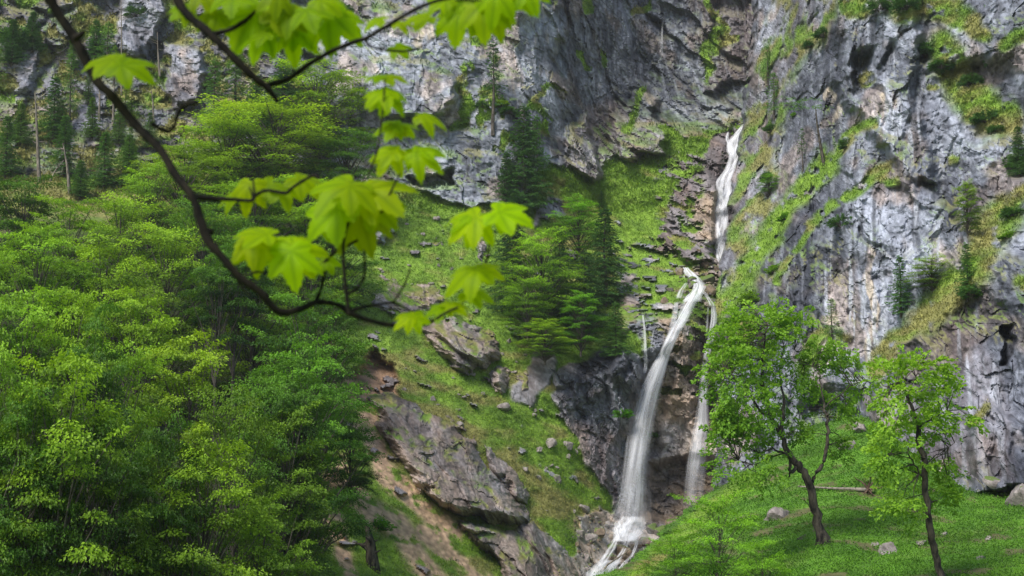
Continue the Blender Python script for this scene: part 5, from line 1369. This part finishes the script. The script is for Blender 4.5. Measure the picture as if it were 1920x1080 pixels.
water('splash_stream', [(1176,1012,16,.8),(1171,1030,10),(1160,1046,15),(1150,1060,22),(1136,1088,22)], 'middle braid of the foaming stream at the bottom', WF, 1.6, 1, seed=16)
water('splash_stream', [(1190,1004,14,.8),(1194,1020,8),(1186,1040,8),(1170,1056,10),(1156,1075,12)], 'right braid of the foaming stream at the bottom', WF, 1.7, 1, seed=17)
water('splash_stream', [(1150,1050,40,.55),(1130,1064,46,.7),(1114,1082,44,.6)], 'broad foam where the stream braids meet at the bottom', WF, 1.5, 2, seed=18)
water('splash_stream', [(1178,992,80,.3),(1176,1008,96,.4),(1172,1022,70,.3)], 'thin spray spreading over the wet stones under the main fall', WV, 1.9, 2, seed=19)

# ================================================================== MAPLE BRANCHES CLOSE TO THE VIEWER
def sycamore_leaf(seed, droop=1.0):
    """five-lobed leaf, petiole joint at the origin, middle lobe along +x, unit length; z is the upper side"""
    rng = np.random.default_rng(seed)
    lobes = [(0, 1.0, .235), (50, .93, .215), (-50, .93, .215), (106, .62, .19), (-106, .62, .19)]
    lobes = [(a + rng.normal(0, 4), l * rng.uniform(.92, 1.06), w) for a, l, w in lobes]
    n = 150; outline = []
    for i in range(n):
        an = -180 + 360 * i / n
        r = .12 if abs(an) > 140 else .26
        for a, l, w in lobes:
            # distance to the edge of a pointed ellipse lobe in direction an
            da = math.radians(an - a)
            if abs(da) < 1.2:
                c, s = math.cos(da), abs(math.sin(da))
                lo, hi = 0, l
                best = 0
                for q in np.linspace(.05, l * 1.02, 40):
                    x, y = q * c, q * s
                    if x > l: break
                    t = x / l
                    half = w * (1.15 * math.sin(math.pi * min(1, (t * .92 + .08)) ** 1.15) ** .75 if t < 1 else 0) * (1 if t < .55 else 1)
                    if y <= half: best = q
                    elif best > 0: break
                r = max(r, best)
        r *= 1 + .035 * math.sin(i * 1.9) * (1 if r > .45 else .3)
        outline.append((math.radians(an), r))
    rings = [0.0, .18, .36, .54, .7, .84, 1.0]
    V = [(0, 0, 0)]; Fq = []
    for ri, f in enumerate(rings[1:]):
        for (an, r) in outline:
            x, y = f * r * math.cos(an), f * r * math.sin(an)
            V.append((x, y, 0))
    V = np.array(V, float)
    rad = np.hypot(V[:, 0], V[:, 1]); an = np.degrees(np.arctan2(V[:, 1], V[:, 0]))
    z = -droop * .38 * rad ** 2
    # fold along each lobe's midrib
    near = np.min([np.abs(((an - a + 180) % 360) - 180) for a, l, w in lobes], 0)
    z += .10 * rad * np.clip(near / 25, 0, 1) + .03 * np.sin(V[:, 0] * 9 + seed) * rad
    V[:, 2] = z
    vein = 1 - np.clip(near / (5 / np.maximum(rad, .25)), 0, 1)
    F3 = []
    for ri in range(len(rings) - 2):
        for k in range(n):
            k2 = (k + 1) % n; a = 1 + ri * n; b = a + n
            F3.append((a + k, b + k, b + k2, a + k2))
    faces = np.array(F3)
    # centre fan as quads (pairs of triangles)
    fan = np.array([(0, 1 + k, 1 + (k + 1) % n, 1 + (k + 2) % n) for k in range(0, n, 2)])
    return V, np.concatenate([faces, fan]), vein, rad

def close_leaf_mat():
    m, nt, ns, L = new_mat('backlit_maple_leaf')
    out = N(nt, 'ShaderNodeOutputMaterial')
    ve = N(nt, 'ShaderNodeAttribute', attribute_name='vein'); oi = N(nt, 'ShaderNodeObjectInfo')
    tc = N(nt, 'ShaderNodeTexCoord'); n1 = N(nt, 'ShaderNodeTexNoise', i_Scale=38.0, i_Detail=4.0); L.new(tc.outputs['Object'], n1.inputs['Vector'])
    mx = N(nt, 'ShaderNodeMixRGB'); mx.inputs[1].default_value = (.17, .28, .001, 1); mx.inputs[2].default_value = (.26, .38, .002, 1); L.new(n1.outputs[0], mx.inputs[0])
    mv = N(nt, 'ShaderNodeMixRGB'); mv.inputs[2].default_value = (.15, .25, .004, 1); L.new(ve.outputs['Fac'], mv.inputs[0]); L.new(mx.outputs[0], mv.inputs[1])
    mu = N(nt, 'ShaderNodeMixRGB', blend_type='MULTIPLY'); mu.inputs[0].default_value = 1; L.new(mv.outputs[0], mu.inputs[1]); L.new(oi.outputs['Color'], mu.inputs[2])
    b = N(nt, 'ShaderNodeBsdfPrincipled', i_Roughness=.5); L.new(mu.outputs[0], b.inputs['Base Color']); b.inputs['Specular IOR Level'].default_value = .12
    t = N(nt, 'ShaderNodeBsdfTranslucent'); tm = N(nt, 'ShaderNodeMixRGB', blend_type='MULTIPLY'); tm.inputs[0].default_value = 1; tm.inputs[2].default_value = (2.6, 2.0, .3, 1)
    L.new(mu.outputs[0], tm.inputs[1]); L.new(tm.outputs[0], t.inputs[0])
    bp = N(nt, 'ShaderNodeBump', i_Strength=.4, i_Distance=.002); L.new(ve.outputs['Fac'], bp.inputs['Height']); L.new(bp.outputs[0], b.inputs['Normal'])
    ms = N(nt, 'ShaderNodeMixShader'); ms.inputs[0].default_value = .66; L.new(b.outputs[0], ms.inputs[1]); L.new(t.outputs[0], ms.inputs[2]); L.new(ms.outputs[0], out.inputs[0])
    return m
CLM = close_leaf_mat()
LEAFM = []
for i, dr_ in enumerate([.7, 1.0, 1.3, 1.7]):
    V, Fq, vein, rad = sycamore_leaf(700 + i, dr_)
    LEAFM.append(mesh_np('maple_leaf', V, Fq, CLM, True, floats={'vein': vein}))
TWIG = bark_mat('mossy_twig_bark', (.0015, .0015, .0012), (.014, .011, .007), 60.0, .002)
PETI = bark_mat('reddish_leaf_stalk', (.10, .06, .02), (.20, .17, .04), 40.0, .0005)
DB = 2.5
def branch(name, strokes, leaves, lab, seed, d0=DB):
    rng = np.random.default_rng(seed)
    base = np.array(P(strokes[0][0][0], strokes[0][0][1], d0))
    root = empty(name, base, 0, lab, 'branch')
    allp = []
    for si, st in enumerate(strokes):
        pts = [np.array(P(x, y, d0 + .05 * math.sin(x / 90 + si))) - base for x, y, r in st]
        rad = [r * (.84 if si == 0 else .72) * K * d0 for x, y, r in st]
        Q = []; Rq = []; n = len(pts)
        for i in range(n - 1):
            p0, p1, p2, p3 = pts[max(i - 1, 0)], pts[i], pts[i + 1], pts[min(i + 2, n - 1)]
            for t in np.linspace(0, 1, 5, endpoint=False):
                Q.append(.5 * ((2 * p1) + (-p0 + p2) * t + (2 * p0 - 5 * p1 + 4 * p2 - p3) * t * t + (-p0 + 3 * p1 - 3 * p2 + p3) * t ** 3))
                Rq.append((rad[i] * (1 - t) + rad[i + 1] * t) * rng.uniform(.88, 1.14))
        Q.append(pts[-1]); Rq.append(rad[-1] * .7)
        tb = MB(); tb.tube(Q, Rq, 10, wob=.16)
        link('stem' if si == 0 else 'twig', tb.mesh('stem', TWIG, True), root)
        allp += Q
    allp = np.array(allp)
    for li, (cx, cy, th, size, phi, rho, dz, tone) in enumerate(leaves):
        d = d0 + dz * .1
        c = np.array(P(cx, cy, d)) - base
        th = math.radians(th + rng.normal(0, 6)); cc_ = math.cos(math.radians(min(74, rho + 8 + rng.normal(0, 6)))); ss_ = math.sqrt(1 - cc_ * cc_)
        right = norm(np.array([1., 0, 0]) + rng.normal(0, .12, 3)); upv = np.array([0, -SP, CP]); fw = np.array([0, CP, SP])
        w_ = norm(-upv * cc_ - fw * ss_)                        # the leaf slopes down towards the viewer
        a = norm(right * math.cos(th) + w_ * math.sin(th))
        z = norm(np.cross(w_, right)); z = z if z[2] > 0 else -z
        b = norm(np.cross(z, a))
        s = size * K * d * .88 * rng.uniform(.8, 1.12)
        o = bpy.data.objects.new('leaf', LEAFM[li % 4]); col.objects.link(o); o.parent = root
        Mx = Matrix(((a[0] * s, b[0] * s * rng.uniform(.9, 1.05), z[0] * s, c[0]), (a[1] * s, b[1] * s, z[1] * s, c[1]), (a[2] * s, b[2] * s, z[2] * s, c[2]), (0, 0, 0, 1)))
        bb = Vector(z).cross(Vector(a))
        R3 = Matrix((Vector(a), bb, Vector(z))).transposed()
        o.matrix_local = Matrix.LocRotScale(Vector(c), R3.to_quaternion(), Vector((s, s * rng.uniform(.9, 1.08), s)))
        tn = tone * 1.12 * rng.uniform(.9, 1.1); o.color = (tn * rng.uniform(.9, 1.12), tn, tn, 1)
        i = np.argmin(((allp - c) ** 2).sum(1) + .0)
        q = allp[i]; mid = (q + c) / 2 + np.array([0, 0, .006])
        if np.linalg.norm(q - c) > .004:
            pt = MB(); pt.tube([q, mid, c], [.0016, .0012, .0011], 5)
            so_ = link('leaf_stalk', pt.mesh('leaf_stalk', PETI, True), o); so_.matrix_parent_inverse = o.matrix_local.inverted()
    return root

B_main = [
 [(60,-80,14),(82,-30,13),(100,10,12),(135,65,12),(150,90,12),(180,150,10),(210,180,10),(255,235,11),(300,280,9.5),(330,330,9),(360,368,9),(375,410,9),(390,450,11),(410,475,8.5),(450,520,8),(490,550,8),(522,584,9),(560,580,7),(595,567,7),(635,572,6),(655,587,6.5),(690,600,5.5),(730,609,5),(770,609,4.5),(800,606,4),(822,596,4)],
 [(140,72,9),(150,66,8),(158,60,5)], [(384,436,9),(394,434,9),(398,440,6)],
 [(360,368,7),(395,372,6),(440,374,5),(470,376,5),(480,366,5),(500,357,4.5),(535,362,5),(548,352,4),(570,338,4),(588,329,4),(600,334,3)],
 [(477,372,4),(476,350,3),(473,328,2)], [(285,232,6),(302,242,5.5),(318,246,5),(328,232,4.5),(333,215,5),(342,200,5),(358,193,5),(370,192,4)],
 [(245,228,7),(246,238,5)], [(590,570,6),(602,540,4.5),(608,505,4),(604,488,4)], [(606,495,4),(625,475,4),(655,458,3.5),(680,445,3.5),(700,425,3),(715,400,3)],
 [(715,400,3),(735,355,2.6),(750,325,2.4)], [(690,330,2.6),(708,280,2.6),(716,220,2.4),(721,165,2.2),(722,148,2)],
 [(655,588,6),(650,555,5),(645,500,4.5),(645,445,4),(658,405,3.2),(668,372,2.8)], [(650,552,5),(668,542,4),(682,520,3.6),(684,490,3.2),(682,455,3),(681,430,2.6)],
 [(658,583,5),(680,576,4),(705,572,3.6),(735,568,3.6),(760,578,3.2),(780,588,3)], [(736,568,3),(752,545,2.6),(764,520,2.4),(770,500,2)],
 [(818,598,4),(840,584,3.4),(860,576,3)], [(860,576,3),(885,548,3),(902,520,3),(914,480,3.2),(918,440,3.2),(914,415,3)],
 [(476,376,4),(468,350,2)], [(440,515,4),(455,540,3),(470,555,2)], [(452,520,3.5),(480,510,3),(500,512,2)]]
Lm = [(214,112,178,82,18,56,0,.8),(228,122,22,88,15,48,-.2,.75),(230,118,140,60,40,50,.1,.85),
 (468,345,105,72,15,30,.6,.85),(505,345,150,60,20,30,.7,.8),(530,350,75,62,20,35,.5,.7),(560,335,20,60,25,40,.6,.8),(450,360,190,60,30,40,.8,.8),
 (632,392,150,92,18,25,-.2,1.0),(655,345,125,100,35,30,-.4,1.0),(690,355,28,98,25,45,-.3,1.0),(676,395,70,88,20,30,0,.7),(700,385,35,85,20,30,-.1,.85),(612,400,95,70,15,30,.2,.85),(655,350,20,80,30,40,-.6,.95),(660,420,110,56,20,30,.3,.8),
 (714,143,170,44,40,55,0,1.0),(720,143,12,52,40,55,0,1.0),(722,172,140,60,30,45,-.2,1.0),(724,172,28,56,30,45,-.1,1.0),(722,186,88,50,25,40,0,.95),
 (742,235,165,52,35,50,0,1.0),(748,236,40,50,35,50,.1,.95),(790,216,8,56,30,50,-.1,.95),(745,238,95,34,30,40,0,.9),
 (738,284,165,58,25,35,-.2,1.05),(735,286,105,62,20,30,-.1,1.05),(780,286,30,68,25,35,-.2,1.05),(778,290,95,50,20,30,0,.8),(790,280,0,56,35,50,-.1,.95),
 (476,448,150,82,28,42,-.2,1.0),(488,450,100,84,22,30,-.1,1.0),(500,440,188,70,45,60,-.3,.95),(545,470,92,96,15,22,-.2,1.05),(555,468,40,88,22,30,-.1,1.0),(550,462,150,60,30,35,0,.95),(615,490,70,44,20,30,.4,.8),
 (893,408,160,92,25,35,-.3,1.2),(893,412,100,62,20,30,-.2,1.2),(885,402,195,70,40,50,-.2,1.1),(935,398,18,92,28,42,-.3,1.2),(935,402,88,48,25,35,-.2,1.15),(940,396,355,72,45,55,-.1,1.1),
 (893,505,152,82,25,35,-.1,1.05),(893,508,95,44,25,35,0,1.0),(900,504,12,50,35,45,0,1.0),(878,546,12,58,40,50,0,.9),
 (772,592,140,42,25,35,0,1.1),(776,594,80,40,25,35,0,1.1),(832,578,165,46,35,50,-.1,.9),(842,574,350,56,40,50,-.2,.9)]
branch('maple_branch', B_main, Lm, 'long dark drooping maple branch with bright leaf clusters from upper left to centre', 12)
B_top = [
 [(290,-90,10),(318,-30,9.5),(345,20,9.5),(395,65,9.5),(430,100,8.5),(470,140,8),(498,162,8),(512,178,6),(522,192,4)],
 [(400,64,7),(430,56,6),(455,42,6),(470,30,5),(479,20,4)], [(478,24,3),(474,44,3),(455,56,3),(440,50,2.5)],
 [(500,160,8),(540,148,7),(580,120,6.5),(620,97,5.5),(660,80,6),(690,70,5.5),(720,52,5),(760,28,4.5),(800,8,4.5),(850,-6,4),(900,-22,3)],
 [(688,70,4),(690,84,3.6),(720,93,3),(760,96,3),(790,88,2.6),(820,66,2.4),(834,52,2)], [(720,52,4),(760,42,3.4),(800,26,3),(840,18,3),(880,18,2.6)],
 [(800,8,3),(830,3,3),(870,0,2.6),(905,2,2.2)], [(552,145,3),(548,110,2.4),(555,70,2),(560,40,1.8)], [(408,62,2.4),(402,40,2)]]
Lt = [(350,16,178,58,25,40,0,.8),(352,22,110,44,25,35,-.1,.8),(405,28,160,66,25,30,.1,.8),(410,26,60,70,22,30,0,.85),(405,22,110,60,20,30,.2,.85),
 (480,24,128,96,12,22,0,1.05),(487,28,78,96,14,22,.1,1.0),(490,58,115,62,20,30,-.1,1.05),(500,64,165,60,35,45,-.3,.7),(515,20,40,80,25,35,-.2,.85),(545,20,150,78,25,35,-.2,.75),
 (550,55,98,66,16,25,.1,1.1),(556,58,48,58,20,30,.1,1.05),(548,56,155,50,25,35,0,1.0),(612,28,70,92,12,20,0,1.15),(616,30,20,80,18,26,0,1.1),(606,30,140,60,20,30,.1,1.1),
 (575,18,70,70,25,35,-.3,.8),(600,0,30,70,30,40,-.2,.85),(520,-10,90,70,25,35,-.3,.8),(440,-14,80,70,25,35,-.1,.85),(375,-16,60,60,25,35,0,.85),
 (715,36,185,42,40,50,0,.95),(745,42,10,44,40,50,0,.9),(800,32,178,60,45,55,-.1,.9),(742,88,55,44,35,45,.1,.8),
 (862,22,100,86,12,22,0,1.1),(858,24,150,50,20,30,.1,1.05),(872,20,60,66,18,26,.1,1.05),(905,8,92,98,10,20,-.1,1.15),(900,6,140,76,18,26,0,1.1),(915,4,62,78,15,24,0,1.1),(945,-2,80,88,12,22,.1,1.1),(968,-12,58,62,20,28,.1,1.0),(880,-8,110,70,20,30,.2,1.0),
 (930,-14,100,70,20,30,-.2,1.05),(836,0,150,52,25,35,.1,1.0),(985,-20,70,60,20,30,0,1.0)]
branch('maple_branch', B_top, Lt, 'maple branch with hanging bright leaves crossing the top border', 13)

# ================================================================== CAMERA, LIGHT
cam_d = bpy.data.cameras.new('camera'); cam = bpy.data.objects.new('camera', cam_d); col.objects.link(cam)
cam_d.sensor_width = 36; cam_d.lens = 50; cam_d.clip_end = 5000; cam_d.clip_start = 0.1
cam.location = (0, 0, 0); cam.rotation_euler = (math.radians(90) + PITCH, 0, 0)
cam_d.dof.use_dof = True; cam_d.dof.focus_distance = 140; cam_d.dof.aperture_fstop = 7.5
scene.camera = cam
SUN_EL, SUN_AZ = math.radians(49), math.radians(-142)      # azimuth from +Y, clockwise: sun stands behind and left of the camera
w = bpy.data.worlds.new('World'); scene.world = w; w.use_nodes = True
nt = w.node_tree; nt.nodes.clear()
bg = nt.nodes.new('ShaderNodeBackground'); sk = nt.nodes.new('ShaderNodeTexSky'); wo = nt.nodes.new('ShaderNodeOutputWorld')
sk.sky_type = 'NISHITA'; sk.sun_disc = False; sk.sun_elevation = SUN_EL; sk.sun_rotation = SUN_AZ
sk.dust_density = 3.0; sk.air_density = 1.2; sk.altitude = 900
bg.inputs[1].default_value = SKY_S
nt.links.new(sk.outputs[0], bg.inputs[0]); nt.links.new(bg.outputs[0], wo.inputs[0])
sd_ = bpy.data.lights.new('sun', 'SUN'); so = bpy.data.objects.new('sun', sd_); col.objects.link(so)
sd_.energy = SUN_S; sd_.angle = math.radians(24); sd_.color = (1.0, 0.95, 0.87)
dirv = Vector((math.sin(SUN_AZ) * math.cos(SUN_EL), math.cos(SUN_AZ) * math.cos(SUN_EL), math.sin(SUN_EL)))
so.rotation_euler = dirv.to_track_quat('Z', 'Y').to_euler(); so.location = (0, 0, 60)
scene.view_settings.view_transform = 'Standard'; scene.view_settings.look = 'None'; scene.view_settings.exposure = 0
c = scene.cycles
c.max_bounces = 7; c.diffuse_bounces = 4; c.glossy_bounces = 2; c.transmission_bounces = 4; c.transparent_max_bounces = 24
c.use_denoising = True; c.sample_clamp_indirect = 4

# thin spray and valley haze hanging in the gorge air
import bmesh
bm = bmesh.new(); bmesh.ops.create_cube(bm, size=1); me = bpy.data.meshes.new('haze'); bm.to_mesh(me); bm.free()
hz = link('haze', me); hz.location = (0, 170, 40); hz.scale = (420, 300, 260)
m, nt, ns, L = new_mat('valley_haze'); out = N(nt, 'ShaderNodeOutputMaterial'); vs = N(nt, 'ShaderNodeVolumeScatter')
vs.inputs['Color'].default_value = (.93, .96, 1, 1); vs.inputs['Density'].default_value = HAZE; vs.inputs['Anisotropy'].default_value = .2
L.new(vs.outputs[0], out.inputs['Volume']); me.materials.append(m)
tag(hz, 'thin bluish haze filling the gorge', None, None, 'structure')
c.volume_bounces = 0
